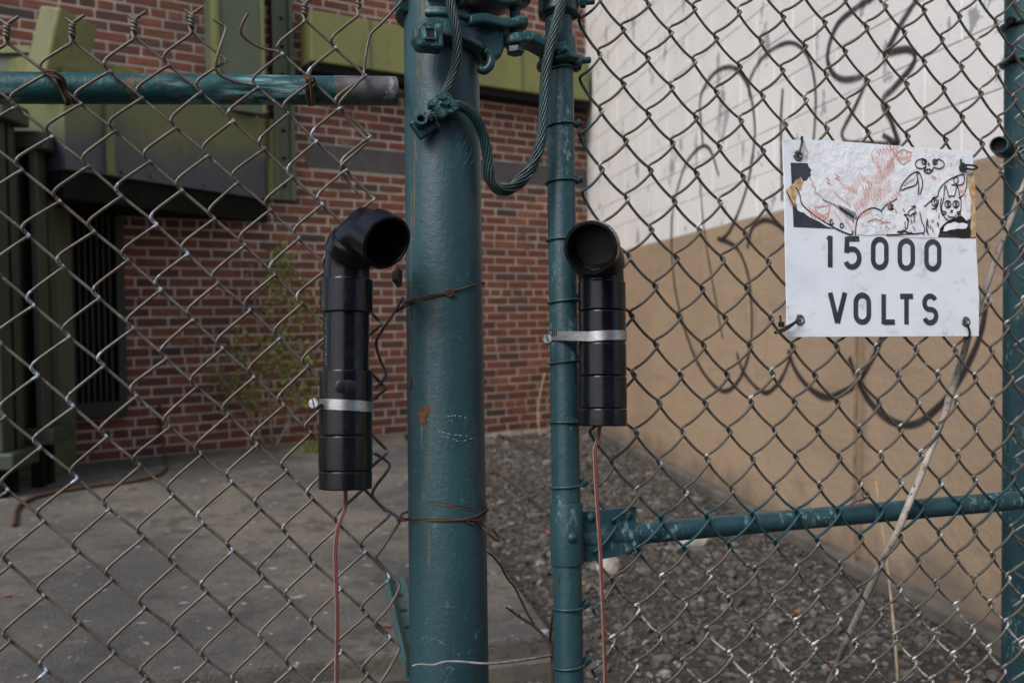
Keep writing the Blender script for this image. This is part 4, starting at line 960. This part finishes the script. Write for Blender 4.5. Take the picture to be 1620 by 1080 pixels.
stack(pl, lt, lax, [('coupling', .0291, q(443), q(497)), ('pipe', .0252, q(495), q(590)), ('coupling', .0292, q(588), q(689.3)), ('coupling', .0294, q(690.3), q(744)), ('end_cap', .0291, q(744.6), q(773))])
h1 = (FU * .47 + FN * .883).normalized()
# neck in which the elbow sits
sweep_elbow(pl, F(549, 434, OFL), h1, math.radians(119), .0385, .0258, .0302, .021, .38)
ORR = .037
rt, rb = F(952, 447, ORR), F(954, 674, ORR); rax = (rt - rb).normalized(); rpx = (rt - rb).length / 227
pr = thing('pipe_speaker', rb, 'shorter black plastic pipe with round mouth, strapped to the gate stile', 'pipe', None)
q = lambda y: (y - 447) * rpx
stack(pr, rt, rax, [('coupling', .0290, q(447), q(493.4)), ('coupling', .0288, q(494.4), q(541)), ('pipe', .0283, q(540), q(547)), ('coupling', .0290, q(545.5), q(595.6)), ('coupling', .0292, q(596.6), q(646.4)), ('end_cap', .0291, q(647.2), q(674))])
h2 = (FU * -.56 + FN * .828).normalized()
sweep_elbow(pr, F(951, 439, ORR), h2, math.radians(102), .032, .0278, .0318, .018, .35)
# weld blobs of plastic on the taller pipe
for x, y, r_ in ((541, 611, .0075), (553, 611, .0085)):
    m = MB(); m.lathe([(.0001, .0006), (r_ * .7, .0005), (r_, -.0006)], F(x, y, OFL + .0291), FN, 18); m.build('glue_blob', M['tie'], pl, smooth=True)
# pale maker's lettering up the bare pipe
pm = MB()
for i in range(16):
    if i in (4, 5, 10): continue
    y = 505 + i * 4.7; c = F(516.5, y, OFL + .0105)
    for k in range(2): pm.box(c + FV * R0.uniform(-.001, .001) + FU * .0004 * k - FU * .0016, FU * R0.uniform(.0006, .0016), FV * .0006, FN * .0003)
# hose clamps
def hull_ring(c1, r1, c2, r2, n=24):
    """tangent band round two circles in the plane FU,FN"""
    d = c2 - c1; L = d.length; a0 = math.atan2(d.dot(FN), d.dot(FU)); b_ = math.acos(max(-1, min(1, (r1 - r2) / L))); P = []
    for k in range(n + 1):
        a_ = a0 + b_ + (2 * math.pi - 2 * b_) * k / n; P.append(c1 + (FU * math.cos(a_) + FN * math.sin(a_)) * r1)
    for k in range(n + 1):
        a_ = a0 - b_ + 2 * b_ * k / n; P.append(c2 + (FU * math.cos(a_) + FN * math.sin(a_)) * r2)
    return P
def band(name, P, up_, wd, th, tilt, c0, parent):
    m = MB(); n = len(P); cen = sum(P, Vector()) / n
    for p in P:
        o_ = (p - cen); o_ = (o_ - up_ * o_.dot(up_)).normalized(); sh_ = up_ * ((p - c0).dot(FU) * tilt)
        for a_, b_ in ((-wd / 2, 0), (wd / 2, 0), (wd / 2, th), (-wd / 2, th)): m.v.append(p + sh_ + up_ * a_ + o_ * b_)
    for i in range(n):
        j = (i + 1) % n
        for k in range(4): l = (k + 1) % 4; m.f.append((i * 4 + k, i * 4 + l, j * 4 + l, j * 4 + k))
    return m.build(name, M['steel'], parent, smooth=True, auto=40)
def screw(parent, c, axd, side):
    m = MB(); m.lathe([(.0004, 0), (.0056, 0), (.0060, .0008), (.0060, .0042), (.0052, .0052), (.0004, .0054)], c, axd, 20); sc = m.build('screw_head', M['steeld'], parent, smooth=True, auto=40)
    m = MB(); s_ = axd.orthogonal().normalized(); t_ = axd.cross(s_); dv = (s_ * .5 + t_ * .86).normalized(); e_ = axd.cross(dv)
    m.box(c + axd * .0053 - dv * .0052 - e_ * .0006, dv * .0104, e_ * .0012, axd * .0003); m.build('slot', M['inner'], sc)
    m = MB(); m.box(c - axd * .010 - s_ * .0052 - t_ * .0052, s_ * .0104, t_ * .0104, axd * .0102); bevel(m.build('screw_housing', M['steeld'], parent), .0018)
c1 = lt - lax * ((643 - 445) * lpx)
hc = thing('hose_clamp', c1, 'steel hose clamp round the taller black pipe on the fence', 'hose clamp')
P = [c1 + (FU * math.cos(a_) + FN * math.sin(a_)) * .0294 for a_ in [2 * math.pi * k / 48 for k in range(48)]]
band('band', P, lax, .0115, .0007, -.10, c1, hc); screw(hc, F(498, 638, .052), (FN * .9 - FU * .35 + FV * .05).normalized(), -1)
yc = 534; c2 = rt - rax * ((yc - 447) * rpx); c3 = gpt(0, yc + 11)
hc2 = thing('hose_clamp', c2, 'long steel hose clamp joining the shorter black pipe to the gate stile', 'hose clamp')
P = hull_ring(c3, GR + .0022, c2, .0293); band('band', P, rax, .0115, .0007, .0, c2, hc2)
screw(hc2, F(866, 537, .034), (FN * .92 - FU * .3 + FV * .05).normalized(), -1)
d_c = (c2 - c3).normalized(); n_c = (FN - d_c * FN.dot(d_c)).normalized()
for i in range(9):                                   # worm slots punched in the band beside the screw
    p = c3 + n_c * (GR + .0031) + d_c * (-.012 + i * .0028); m = MB(); m.box(p - rax * .004 - d_c * .0005, rax * .008 + d_c * .0012, d_c * .0009, n_c * .0003); m.build('slot', M['dark'], hc2)
# speaker wires
def pair(name, label, pts, rad):
    t = thing(name, pts[0], label, 'wire', None); Pm = spline(pts, 10)
    for s_, mt, nm in ((-1, M['cuw'], 'copper_conductor'), (1, M['redw'], 'red_conductor')):
        Q = []
        for i, p in enumerate(Pm):
            a_ = .5 * math.sin(i * .035 + 1.2); Q.append(p + FU * s_ * rad * math.cos(a_) + FN * s_ * rad * math.sin(a_))
        m = MB(); m.tube(Q, rad, 8); m.build(nm, mt, t, smooth=True)
def ground_under(p): return Vector((p.x, p.y, .03))
p_end = F(536, 1180, .03)
pair('speaker_wire', 'twin red and copper wire hanging from the taller pipe', [lb + lax * .004, F(546, 800, .035), F(541, 815, .036), F(534, 835, .036), F(530, 870, .036), F(531, 910, .036), F(533, 980, .036), F(532, 1080, .036), F(533, 1240, .04), F(536, 1420, .05), ground_under(F(538, 1600, .07))], .00122)
pair('speaker_wire', 'twin red and copper wire hanging from the shorter pipe', [rb + rax * .004 - FU * .004, F(946, 692, .034), F(941, 708, .034), F(941, 730, .034), F(944, 790, .034), F(949, 860, .034), F(952, 930, .034), F(955, 1000, .034), F(957, 1080, .034), F(957, 1240, .04), F(955, 1420, .05), ground_under(F(953, 1600, .07))], .00128)
pm.build('pipe_lettering', M['scr'], pl)

# ------------------------------------------------------------------ sign
SO = .0085
sg = thing('warning_sign', F(1395, 530, SO), 'white metal sign lettered 15000 VOLTS with torn doodled sticker on the gate', 'sign')
zx = lambda x, y: (1200 + x / 2.919, 190 + y / 2.919)
def sp_(x, y, o_): X, Y = zx(x, y); return F(X, Y, SO + o_)
m = MB(); m.prism([F(x, y, SO - .0014) for x, y in ((1237, 221.5), (1300, 222), (1370, 227), (1440, 233), (1538, 240), (1541, 300), (1544, 400), (1548, 470), (1547.5, 532), (1440, 532.5), (1330, 533), (1244, 533.5), (1243, 470), (1241, 380), (1240, 300))], FN * .0014); bevel(m.build('panel', M['sign'], sg), .0004, 1)
def poly(name, pts, mat, o_, parent):
    m = MB(); P = [sp_(x, y, o_) for x, y in pts]; m.add(P, [tuple(range(len(P)))]); return m.build(name, mat, parent)
def fray(pts, amp=5, n=5, seed=3):
    rr = random.Random(seed); out = []
    for i in range(len(pts)):
        a_, b_ = pts[i], pts[(i + 1) % len(pts)]
        for k in range(n): f_ = k / n; out.append((a_[0] + (b_[0] - a_[0]) * f_ + (rr.uniform(-amp, amp) if k else 0), a_[1] + (b_[1] - a_[1]) * f_ + (rr.uniform(-amp, amp) if k else 0)))
    return out
poly('dark_panel_print', [(148, 197), (330, 203), (420, 400), (400, 505), (162, 494)], M['print'], .0003, sg)
poly('dark_panel_print', [(800, 350), (985, 350), (1000, 440), (1003, 546), (805, 541)], M['print'], .0003, sg)
pap = poly('torn_sticker', fray([(222, 108), (360, 104), (520, 112), (700, 128), (880, 150), (962, 175), (968, 250), (978, 330), (985, 440), (960, 470), (880, 480), (835, 520), (830, 543), (740, 543), (590, 531), (430, 532), (330, 495), (250, 455), (180, 415), (165, 360), (160, 320), (205, 290), (240, 262), (242, 225), (222, 198), (205, 140)], 4), M['paper'], .0007, sg)
poly('rust_stain', fray([(960, 255), (992, 235), (1001, 350), (1003, 500), (1000, 542), (978, 540), (982, 440), (975, 340)], 4, 4, 5), M['ochre'], .0011, sg)
poly('rust_stain', fray([(128, 320), (165, 290), (195, 262), (208, 285), (200, 320), (175, 350), (172, 405), (155, 395), (135, 360)], 5, 3, 8), M['ochre'], .0011, sg)
poly('white_sticker_patch', fray([(905, 470), (965, 480), (960, 500), (900, 505), (850, 512), (860, 490)], 4, 3, 2), M['paper'], .0012, sg)
poly('ink_patch', fray([(838, 500), (880, 462), (935, 440), (965, 470), (976, 505), (976, 543), (930, 543), (880, 522), (832, 524)], 3, 3, 4), M['ink'], .0009, sg)
wpx = .0007 / 2.919 * 1.16        # metres for one unit of the sign zoom (about 1.1 px per mm)
def strokes(name, lines, mat, wd, o_, sm=True):
    for i, l in enumerate(lines):
        m = MB(); P = [sp_(x, y, o_ + .000006 * i) for x, y in l]
        if sm and len(P) > 2: P = spline(P, 4)
        m.ribbon(P, wd, FN); m.build(name, mat, pap)
ELL = lambda cx, cy, rx, ry, a0=0, a1=360, n=18: [(cx + rx * math.cos(math.radians(a0 + (a1 - a0) * k / n)), cy + ry * math.sin(math.radians(a0 + (a1 - a0) * k / n))) for k in range(n + 1)]
u_ = 1 / 2.919 / 1.12 / 1000
ink = [
 [(170,310),(185,330),(192,350)], [(130,330),(150,370),(172,410)], [(190,340),(200,385),(240,425),(290,460),(340,490),(390,515),(430,530)],
 [(448,530),(450,490),(460,450),(490,420),(530,405),(560,415),(570,425)], [(565,420),(590,392),(620,375),(640,362)],
 [(650,335),(665,295),(700,255),(735,238),(752,262),(758,300),(745,345)], [(660,325),(690,312),(725,300),(738,270)], [(730,250),(740,300),(738,345)],
 ELL(612,402,14,12,20,330), ELL(614,404,5,5), [(690,430),(700,415),(720,405),(728,400)], [(672,440),(690,436),(700,445)], [(700,445),(712,432),(728,428)], [(680,440),(690,470),(684,500),(660,520),(640,512)], [(745,425),(755,470),(768,500),(760,530)], [(705,400),(725,395)],
 [(640,518),(665,512),(690,518),(720,525),(760,520)], [(590,530),(650,528),(720,524)], [(780,455),(776,490),(785,530)],
 [(765,400),(800,370),(828,350),(832,330),(850,300),(890,270),(945,252),(948,290),(925,300),(890,298)], ELL(912,278,10,16), [(905,300),(925,300)], [(962,265),(960,310),(945,345),(925,360)],
 ELL(815,376,16,20,-30,300), ELL(818,378,7,10), [(800,410),(820,405),(830,385)], [(845,360),(840,400),(850,440)],
 [(848,385),(855,365),(862,302),(880,355)], [(880,355),(890,350),(905,352)], [(905,352),(918,305),(930,350),(936,385),(930,430),(905,462),(890,468),(865,455),(850,430),(846,400),(848,385)],
 ELL(875,388,14,16), ELL(912,388,14,16), ELL(876,390,4,12), ELL(912,390,4,12), [(888,418),(896,418),(892,425),(888,418)], [(875,440),(885,450),(893,446),(902,450),(912,440)], [(915,425),(935,420)], [(915,432),(935,434)], [(868,425),(850,420)], [(868,432),(850,436)],
 [(740,250+0),(728,240)], ELL(338,471,8,11,0,300), ELL(384,487,7,10), [(430,512),(436,520),(428,528)],
 # puffy cloud face
 [(760,178),(735,185),(725,205),(738,222),(762,222),(775,212)], [(775,212),(765,235),(785,246),(802,235),(808,218)], [(808,218),(838,224),(857,210),(852,190),(835,183)], [(760,178),(775,190)], [(812,192),(835,178)], ELL(766,193,11,12), ELL(815,193,11,12), ELL(768,194,3,4), ELL(814,194,3,4), [(788,196),(785,206),(792,207)], [(768,232),(785,226),(803,232)], [(778,228),(782,243)], [(790,227),(792,243)], [(756,178),(776,188)]]
strokes('ink_line', ink, M['ink'], 5.6 * u_, .0014)
sc_l = []
for i in range(20):
    x = 300 + i * 7.2; y = 365 + i * 3.0 + max(0, i - 8) * 1.4; sc_l.append([(x, y), (x + 3, y + 11 + max(0, i - 6) * 2.0)])
for i in range(12):
    x = 370 + i * 7; sc_l.append([(x, 390 + i * 3.2), (x + 9, 412 + i * 4.6)])
for i in range(46):
    x, y = 470 + R0.random() * 160, 425 + R0.random() * 95; sc_l.append([(x, y), (x + R0.uniform(1, 3), y + R0.uniform(-2, 3))])
for i in range(16):
    x, y = 660 + R0.random() * 80, 400 + R0.random() * 110; sc_l.append([(x, y), (x + R0.uniform(-12, 12), y + R0.uniform(6, 22))])
for i in range(14):
    x, y = 775 + R0.random() * 60, 385 + R0.random() * 130; sc_l.append([(x, y), (x + R0.uniform(-6, 6), y + R0.uniform(8, 24))])
strokes('hatch_line', sc_l, M['ink'], 4.0 * u_, .0015, False)
pink = []
def zig(x0, y0, x1, y1, n, amp, sl=0): return [(x0 + (x1 - x0) * i / n + (sl if i % 2 else 0), y0 + (y1 - y0) * i / n + (amp if i % 2 else -amp)) for i in range(n + 1)]
pink += [zig(400, 370, 460, 270, 16, 22, 12), zig(470, 400, 610, 190, 34, 26, 18), zig(520, 380, 600, 300, 18, 24, 16), zig(480, 330, 560, 340, 12, 30, 10), zig(545, 150, 640, 130, 12, 14, 6), zig(540, 190, 620, 220, 12, 26, 8),
         zig(350, 340, 420, 395, 14, 10, 10), [(232, 262), (250, 285), (246, 300), (262, 312), (258, 330), (275, 340), (290, 352), (305, 372)], [(310, 265), (328, 275), (318, 290), (335, 295)], [(352, 245), (372, 262), (356, 268), (378, 280)],
         [(215, 120), (228, 150), (222, 178), (215, 160)], [(258, 402), (300, 398), (330, 392), (325, 425), (300, 440), (275, 430), (258, 402)], zig(230, 410, 340, 470, 22, 12, 4), zig(400, 460, 440, 520, 12, 16, 6),
         [(330, 392), (322, 440), (300, 466)], [(640, 150), (670, 135), (705, 150), (700, 185), (668, 205), (640, 180), (640, 150)], zig(645, 180, 695, 172, 14, 10), zig(600, 200, 640, 150, 8, 14), [(655, 155), (665, 152)], [(680, 152), (690, 150)], zig(630, 410, 640, 430, 4, 6), [(560, 480), (580, 470), (610, 472)],
         zig(440, 410, 500, 330, 14, 22, 12), zig(500, 300, 560, 240, 14, 24, 12), zig(560, 260, 620, 200, 14, 20, 10), zig(590, 390, 650, 330, 10, 14, 8), zig(460, 440, 520, 420, 12, 10, 6), zig(380, 300, 450, 330, 12, 14, 10), zig(240, 440, 300, 450, 10, 10, 5), zig(350, 430, 400, 500, 14, 12, 8), zig(520, 170, 560, 230, 10, 18, 4), zig(600, 120, 650, 180, 10, 14, 6), [(500, 470), (540, 455), (580, 470), (600, 500)], zig(940, 300, 962, 420, 10, 8, 4), zig(470, 260, 520, 300, 10, 16, 8),
         zig(670, 300, 720, 270, 8, 5), zig(800, 258, 820, 270, 8, 8), [(886, 198), (892, 212)], zig(870, 380, 880, 392, 5, 4), zig(906, 380, 918, 392, 5, 4), zig(930, 320, 960, 350, 6, 8)]
strokes('pink_line', pink, M['pink'], 4.4 * u_, .0013, False)
# lettering
def glyph(ch):
    E = lambda cx, cy, rx, ry, a0, a1, n=14: [(cx + rx * math.cos(math.radians(a0 + (a1 - a0) * k / n)), cy + ry * math.sin(math.radians(a0 + (a1 - a0) * k / n))) for k in range(n + 1)]
    if ch == '0' or ch == 'O': return [E(.5, .28, .5, .28, 180, 360) + E(.5, .72, .5, .28, 0, 180) + [(0, .28)]]
    if ch == '1': return [[(.80, -.075), (.80, 1.075)], [(.72, .03), (.12, .09)]]
    if ch == '5': return [[(1.0, 0), (.12, 0)], [(.12, -.075), (.06, .50)], [(.06, .44), (.25, .37)] + E(.48, .68, .52, .32, -80, 90) + E(.42, .72, .42, .28, 90, 160, 6)]
    if ch == 'V': return [[(0, -.075), (.5, 1.04)], [(1, -.075), (.5, 1.04)]]
    if ch == 'L': return [[(.05, -.075), (.05, 1.075)], [(0, 1), (1.05, 1)]]
    if ch == 'T': return [[(-.08, 0), (1.08, 0)], [(.5, -.05), (.5, 1.075)]]
    if ch == 'S': return [E(.5, .25, .46, .25, -25, -180, 10) + E(.46, .27, .42, .23, 180, 95, 6) + E(.54, .73, .44, .23, -85, 0, 6) + E(.5, .74, .48, .26, 0, 160, 12)]
SW = 25
for ch, x0, y0, x1, y1 in (('1', 305, 531, 347, 683), ('5', 390, 536, 478, 690), ('0', 517, 538, 603, 693), ('0', 640, 545, 725, 697), ('0', 763, 549, 847, 700), ('V', 318, 793, 412, 944), ('O', 437, 796, 522, 945), ('L', 563, 800, 640, 945), ('T', 645, 801, 722, 946), ('S', 752, 800, 834, 948)):
    h_ = SW / 2; m = MB()
    for i, l in enumerate(glyph(ch)):
        P = [sp_(x0 + h_ + (x1 - x0 - SW) * a_, y0 + h_ + (y1 - y0 - SW) * b_, .0004 + .00006 * i) for a_, b_ in l]
        m.ribbon(P, SW * u_ * 1.02, FN)
    m.build('letter', M['print'], sg)
for x, y in ((182, 165), (942, 218), (190, 922), (957, 930)):
    m = MB(); m.lathe([(.0035, .0002), (.0040, .0012), (.0060, .0016), (.0074, .0010), (.0078, 0)], sp_(x, y, .0002), FN, 24); gm = m.build('grommet', M['grommet'], sg, smooth=True)
    m = MB(); m.lathe([(.0001, .0003), (.0036, .0003)], sp_(x, y, .0002), FN, 16); m.build('eyelet_hole', M['tan'], gm)
# ties through the eyelets
def zip_tie(label, pts, head=None):
    t = thing('cable_tie', pts[0], label, 'cable tie', None); m = MB(); m.tube(spline(pts, 7), .0016, 8); m.build('strap', M['tie'], t, smooth=True)
    if head: m = MB(); m.box(head - FU * .003 - FV * .003 - FN * .002, FU * .006, FV * .007, FN * .006); m.tube([head + FV * .003, head + FV * .013], .0016, 6); bevel(m.build('head', M['tie'], t), .0008)
zip_tie('short black tie looped through the eyelet beside the dark sticker corner', [sp_(186, 172, -.004), sp_(182, 163, .004), sp_(190, 145, .007), sp_(198, 115, .007), sp_(202, 88, .003), sp_(200, 80, -.004), sp_(192, 120, -.010)])
zip_tie('black tie pulled sideways through the eyelet above the rust stain', [sp_(940, 218, -.004), sp_(938, 214, .004), sp_(965, 208, .008), sp_(1000, 212, .006), sp_(1008, 222, 0), sp_(990, 228, .006), sp_(950, 224, .006), sp_(938, 230, .002)], sp_(938, 220, .004))
zip_tie('black tie with protruding tail left of the word VOLTS', [sp_(192, 924, -.004), sp_(188, 922, .004), sp_(170, 935, .008), sp_(130, 965, .008), sp_(85, 982, .004), sp_(78, 978, -.002), sp_(110, 962, .004), sp_(160, 938, .009), sp_(186, 920, .006)], sp_(103, 945, -.001))
zip_tie('black tie curling below the eyelet right of the word VOLTS', [sp_(957, 930, -.004), sp_(955, 930, .004), sp_(966, 950, .007), sp_(975, 975, .006), sp_(972, 1003, .004), sp_(960, 1008, -.002), sp_(955, 990, -.008)])

# ------------------------------------------------------------------ things behind the gate
vine = [at(x, y, d) for x, y, d in ((1235, 1260, 1.62), (1282, 1150, 1.50), (1312, 1078, 1.44), (1345, 1000, 1.33), (1392, 895, 1.262), (1428, 820, 1.246), (1448, 770, 1.258), (1485, 680, 1.295), (1500, 635, 1.33), (1515, 590, 1.38), (1543, 500, 1.40), (1575, 410, 1.42), (1605, 330, 1.44), (1630, 270, 1.46), (1680, 170, 1.5))]
vine[0].z = max(vine[0].z, .0); base_v = vine[0].copy(); base_v.z = 0; vine = [base_v + Vector((-.03, .03, 0))] + vine
P = spline(vine, 8); m = MB(); m.tube([p + Vector((mnoise.noise(p * 30), 0, mnoise.noise(p * 30 + Vector((9, 0, 0))))) * .0014 for p in P], [.0046 + .0010 * mnoise.noise(p * 40) for p in P], 9); tag(m.build('dead_vine', M['stick'], smooth=True), 'pale peeling dead vine stem leaning diagonally behind gate mesh', 'vine')
gs = G(1424, 1150); P = spline([Vector((gs.x, gs.y, 0)), at(1418, 1040, 2.3), at(1408, 930, 2.35), at(1398, 850, 2.4), at(1386, 762, 2.45)], 8)
m = MB(); m.tube(P, [.0042 - .0018 * i / len(P) for i in range(len(P))], 6); tag(m.build('straw_stem', M['straw'], smooth=True), 'thin pale straw stem standing in the gravel behind the brace rail', 'stem')
w0 = W(1350, 893, .06); w0.z = 0; P = spline([w0, W(1351, 800, .05), W(1353, 680, .05), W(1355, 560, .05), W(1354, 420, .05), W(1350, 330, .05)], 8)
m = MB(); rr2 = [.0085 * (1 - .35 * i / len(P)) * (1.22 if i % 9 == 0 else 1) for i in range(len(P))]; m.tube(P, rr2, 8); tag(m.build('dry_stalk', M['stalk'], smooth=True), 'upright brown dry stalk standing against the tan wall', 'stalk')
# post with mesh at the far end
fp = at(1628, 540, 1.78); fb = Vector((fp.x, fp.y, 0))
ep = thing('end_post', fb, 'teal fence post with silver mesh tied to it beside the tan wall', 'post')
m = MB(); m.tube([fb, fb + Z * 2.4], .046, 32); m.build('pipe', M['gate'], ep, smooth=True, auto=50)
for k in range(3):
    pts = []; 
    for i in range(58):
        zz = .06 + i * .0355; sx = (i % 2) * 2 - 1; x_ = -.040 + k * .036 + sx * .020
        pts += [fb + Vector((x_ + sx * .002, -.060 - .004 * sx, zz - .004)), fb + Vector((x_ + sx * .002, -.060 + .004 * sx, zz + .004))]
    m = MB(); m.tube(chaikin(pts, 2), .0021, 6); m.build('mesh_wire', M['wireS'], ep, smooth=True)
for zz in (CAMP.z + .62, CAMP.z + .54, CAMP.z + .47, CAMP.z + .30):
    m = MB(); c_ = fb + Z * zz; m.tube([c_ + Vector((.049 * math.cos(a_), .049 * math.sin(a_), 0)) for a_ in [2 * math.pi * k / 24 for k in range(24)]], .006, 8, closed=True); bd = m.build('tension_band', M['gate'], ep, smooth=True)
    m = MB(); hexbolt(m, c_ + Vector((-.048, -.022, 0)), Vector((-.8, -.6, 0)), .009, .012); m.build('bolt', M['dark'], bd)
m = MB(); ec = at(1580, 229, 1.70); axp = (CAMP - ec + Vector((-.3, 0, .35))).normalized()
m.lathe([(.0135, -.06), (.0160, -.06), (.0160, -.001), (.0150, 0), (.0138, 0), (.0135, -.002)], ec, axp, 28, closed=True); st = m.build('pipe_stub', M['gate'], ep, smooth=True, auto=40)
m = MB(); m.lathe([(.0001, 0), (.0137, 0)], ec - axp * .02, axp, 24); m.build('stub_inside', M['inner'], st)
m = MB(); m.tube([ec - axp * .05, fb + Z * ec.z], .012, 14); m.build('stub_bracket', M['gate'], st, smooth=True)
# thorny twig between post and gate
tw = thing('dead_twig', F(868, 1090, -.06), 'thorny dead brown twig branching between the thick post and gate', 'twig')
def twg(pts, r0, r1, mt=M['twig'], nm='stem', th=True):
    P = spline(pts, 6); m = MB(); n = len(P); m.tube(P, [r0 + (r1 - r0) * i / n for i in range(n)], 6)
    if th:
        for i in range(3, n - 2, 5):
            d = Vector((R0.uniform(-1, 1), R0.uniform(-.4, .4), R0.uniform(-.3, 1))).normalized(); m.tube([P[i], P[i] + d * .005], [r0 * .5, .0002], 4)
    m.build(nm, mt, tw, smooth=True)
o_ = -.05
tb = F(872, 1200, o_); tb0 = Vector((tb.x, tb.y + .02, 0))
twg([tb0, tb, F(875, 1090, o_), F(873, 1032, o_), F(866, 1012, o_), F(845, 990, o_), F(826, 978, o_), F(812, 968, o_), F(800, 959, o_)], .0030, .0012)
twg([F(845, 988, o_), F(832, 965, o_), F(815, 930, o_), F(803, 915, o_), F(790, 892, o_), F(775, 876, o_), F(755, 862, o_ - .02)], .0018, .0010)
twg([F(870, 1015, o_), F(872, 985, o_ + .03), F(879, 950, o_ + .05), F(884, 915, o_ + .06), F(893, 885, o_ + .06), F(902, 868, o_ + .06)], .0018, .0012)
twg([F(872, 1036, o_), F(850, 1040, o_ + .03), F(810, 1046, .02), F(770, 1049, .05), F(730, 1046, .055), F(705, 1046, .055), F(685, 1051, .055), F(664, 1050, .055), F(652, 1053, .055)], .0016, .0010, M['twigs'], 'silver_stem', False)
# angle iron lying on the slab
aA = G(606, 914, SLAB + .004); aB = G(640, 1076, SLAB + .004); dv = (aB - aA); sdv = Vector((dv.y, -dv.x, 0)).normalized(); sdv = sdv if sdv.x > 0 else -sdv
t = thing('angle_iron', aA, 'rusty teal angle iron with holes lying on the slab behind post', 'angle iron')
m = MB(); m.box(aA, dv, sdv * .075, Z * .005); m.box(aA + Z * .005, dv, sdv * .006, Z * .05); m.build('angle', M['angle'], t)
for i in range(6):
    m = MB(); m.lathe([(.0001, 0), (.012, 0)], aA + dv * (.08 + .17 * i) + sdv * .042 + Z * .0065, Z, 14); m.build('hole', M['inner'], t)
# rocks
def rock(px, py, sz, label, z=0.0):
    c = G(px, py, z); rr = random.Random(int(px)); bm = bmesh.new(); bmesh.ops.create_icosphere(bm, subdivisions=2, radius=1)
    for v in bm.verts:
        q_ = 1 + .28 * mnoise.noise(v.co * 1.3 + Vector((px, 0, 0))) ; v.co = Vector((v.co.x * sz[0], v.co.y * sz[1], max(v.co.z, -.5) * sz[2])) * q_
    me = bpy.data.meshes.new('rock'); bm.to_mesh(me); bm.free(); me.materials.append(M['rock']); o = bpy.data.objects.new('rock', me); col.objects.link(o); o.location = c + Z * sz[2] * .4; o.rotation_euler.z = rr.uniform(0, 3); tag(o, label, 'rock', 'pale rocks in the gravel')
rock(962, 905, (.055, .05, .055), 'pale pointed rock in the gravel beside the gate stile')
rock(1098, 862, (.085, .06, .035), 'flat pale rock in the gravel behind the brace rail')
# dead stems and fallen leaves
lb_me = []
for k, mt in enumerate((M['fall'], M['fallb'], M['fallb'])):
    m_ = bpy.data.meshes.new('fallen_leaf'); m_.from_pydata([(-.5, 0, .05), (-.2, .26, .12), (.2, .22, .08), (.55, 0, .16), (.2, -.22, .10), (-.2, -.26, .05), (0, 0, 0)], [], [(0, 6, 1), (1, 6, 2), (2, 6, 3), (3, 6, 4), (4, 6, 5), (5, 6, 0)]); m_.materials.append(mt); lb_me.append(m_)
n = 0
while n < 60:
    y = R0.uniform(1.9, 7.2); x = R0.uniform(-.7, 1.4)
    if in_slab(x, y) or x > wallx(y) - .1: continue
    k = R0.choice((0, 1, 2)); o = bpy.data.objects.new('fallen_leaf', lb_me[k]); col.objects.link(o); sz = R0.uniform(.03, .055); o.scale = (sz, sz, sz); o.location = (x, y, .020 + .003 * y); o.rotation_euler = (R0.uniform(-.3, .3), R0.uniform(-.3, .3), R0.uniform(0, 6.28))
    tag(o, ('small orange dry leaf lying on the gravel', 'small brown dry leaf lying on the gravel', 'small brown dry leaf lying on the gravel')[k], 'leaf', 'orange leaves on the gravel' if k == 0 else 'brown leaves on the gravel'); n += 1
for px, py in ((612, 990), (12, 942)):
    o = bpy.data.objects.new('fallen_leaf', lb_me[0]); col.objects.link(o); o.scale = (.035,) * 3; o.location = G(px, py, SLAB + .004); o.rotation_euler.z = px
    tag(o, 'orange dry leaf lying on the concrete beside the angle iron' if px > 300 else 'orange dry leaf lying alone on the open concrete slab', 'leaf')
for i, pl_ in enumerate(([(790, 690), (815, 700), (845, 712), (880, 735)], [(780, 745), (815, 770), (850, 800), (885, 830)])):
    P = spline([G(x, y, .02) for x, y in pl_], 6); m = MB(); m.tube([p + Z * .015 for p in P], [(.009 if i < 2 else .004) * (1 - .5 * k / len(P)) for k in range(len(P))], 6)
    tag(m.build('dead_branch', M['twig' if i < 2 else 'twigs'], smooth=True), ('dark dead branch lying at the foot of the brick wall', 'greyish dead branch lying on the gravel beside the slab edge', 'thin pale stem lying on the gravel beside the gate bracket')[i], 'branch')
P = spline([B(858, 716, .2), B(851, 660, .15), B(855, 620, .1), B(862, 590, .08)], 6); P[0].z = 0; m = MB(); m.tube(P, .006, 6); tag(m.build('bare_stem', M['straw'], smooth=True), 'bare pale stem standing against the brick wall corner', 'stem')
P = spline([B(828, 715, .2), B(826, 680, .15), B(829, 640, .1)], 6); P[0].z = 0; m = MB(); m.tube(P, .006, 6); tag(m.build('bare_stem', M['rust'], smooth=True), 'bare rusty brown stem standing against the brick wall', 'stem')

# ------------------------------------------------------------------ unseen building added behind the viewer to shape light and reflections
sbd = thing('added_light_blocker', Vector((6, -11, 0)), 'unseen plain brown block with dark windows, added to shape light and reflections', 'building')
m = MB(); m.box(Vector((-1.0, -18, 0)), Vector((16, 0, 0)), Vector((0, 7, 0)), Z * 8.5); m.build('wall', M['blockerbrick'], sbd)
for r in range(3):
    for k in range(6):
        m = MB(); m.box(Vector((.2 + k * 2.5, -11.05, 1.0 + r * 2.5)), Vector((1.2, 0, 0)), Vector((0, .08, 0)), Z * 1.5); m.build('blocker_window', M['dark'], sbd)
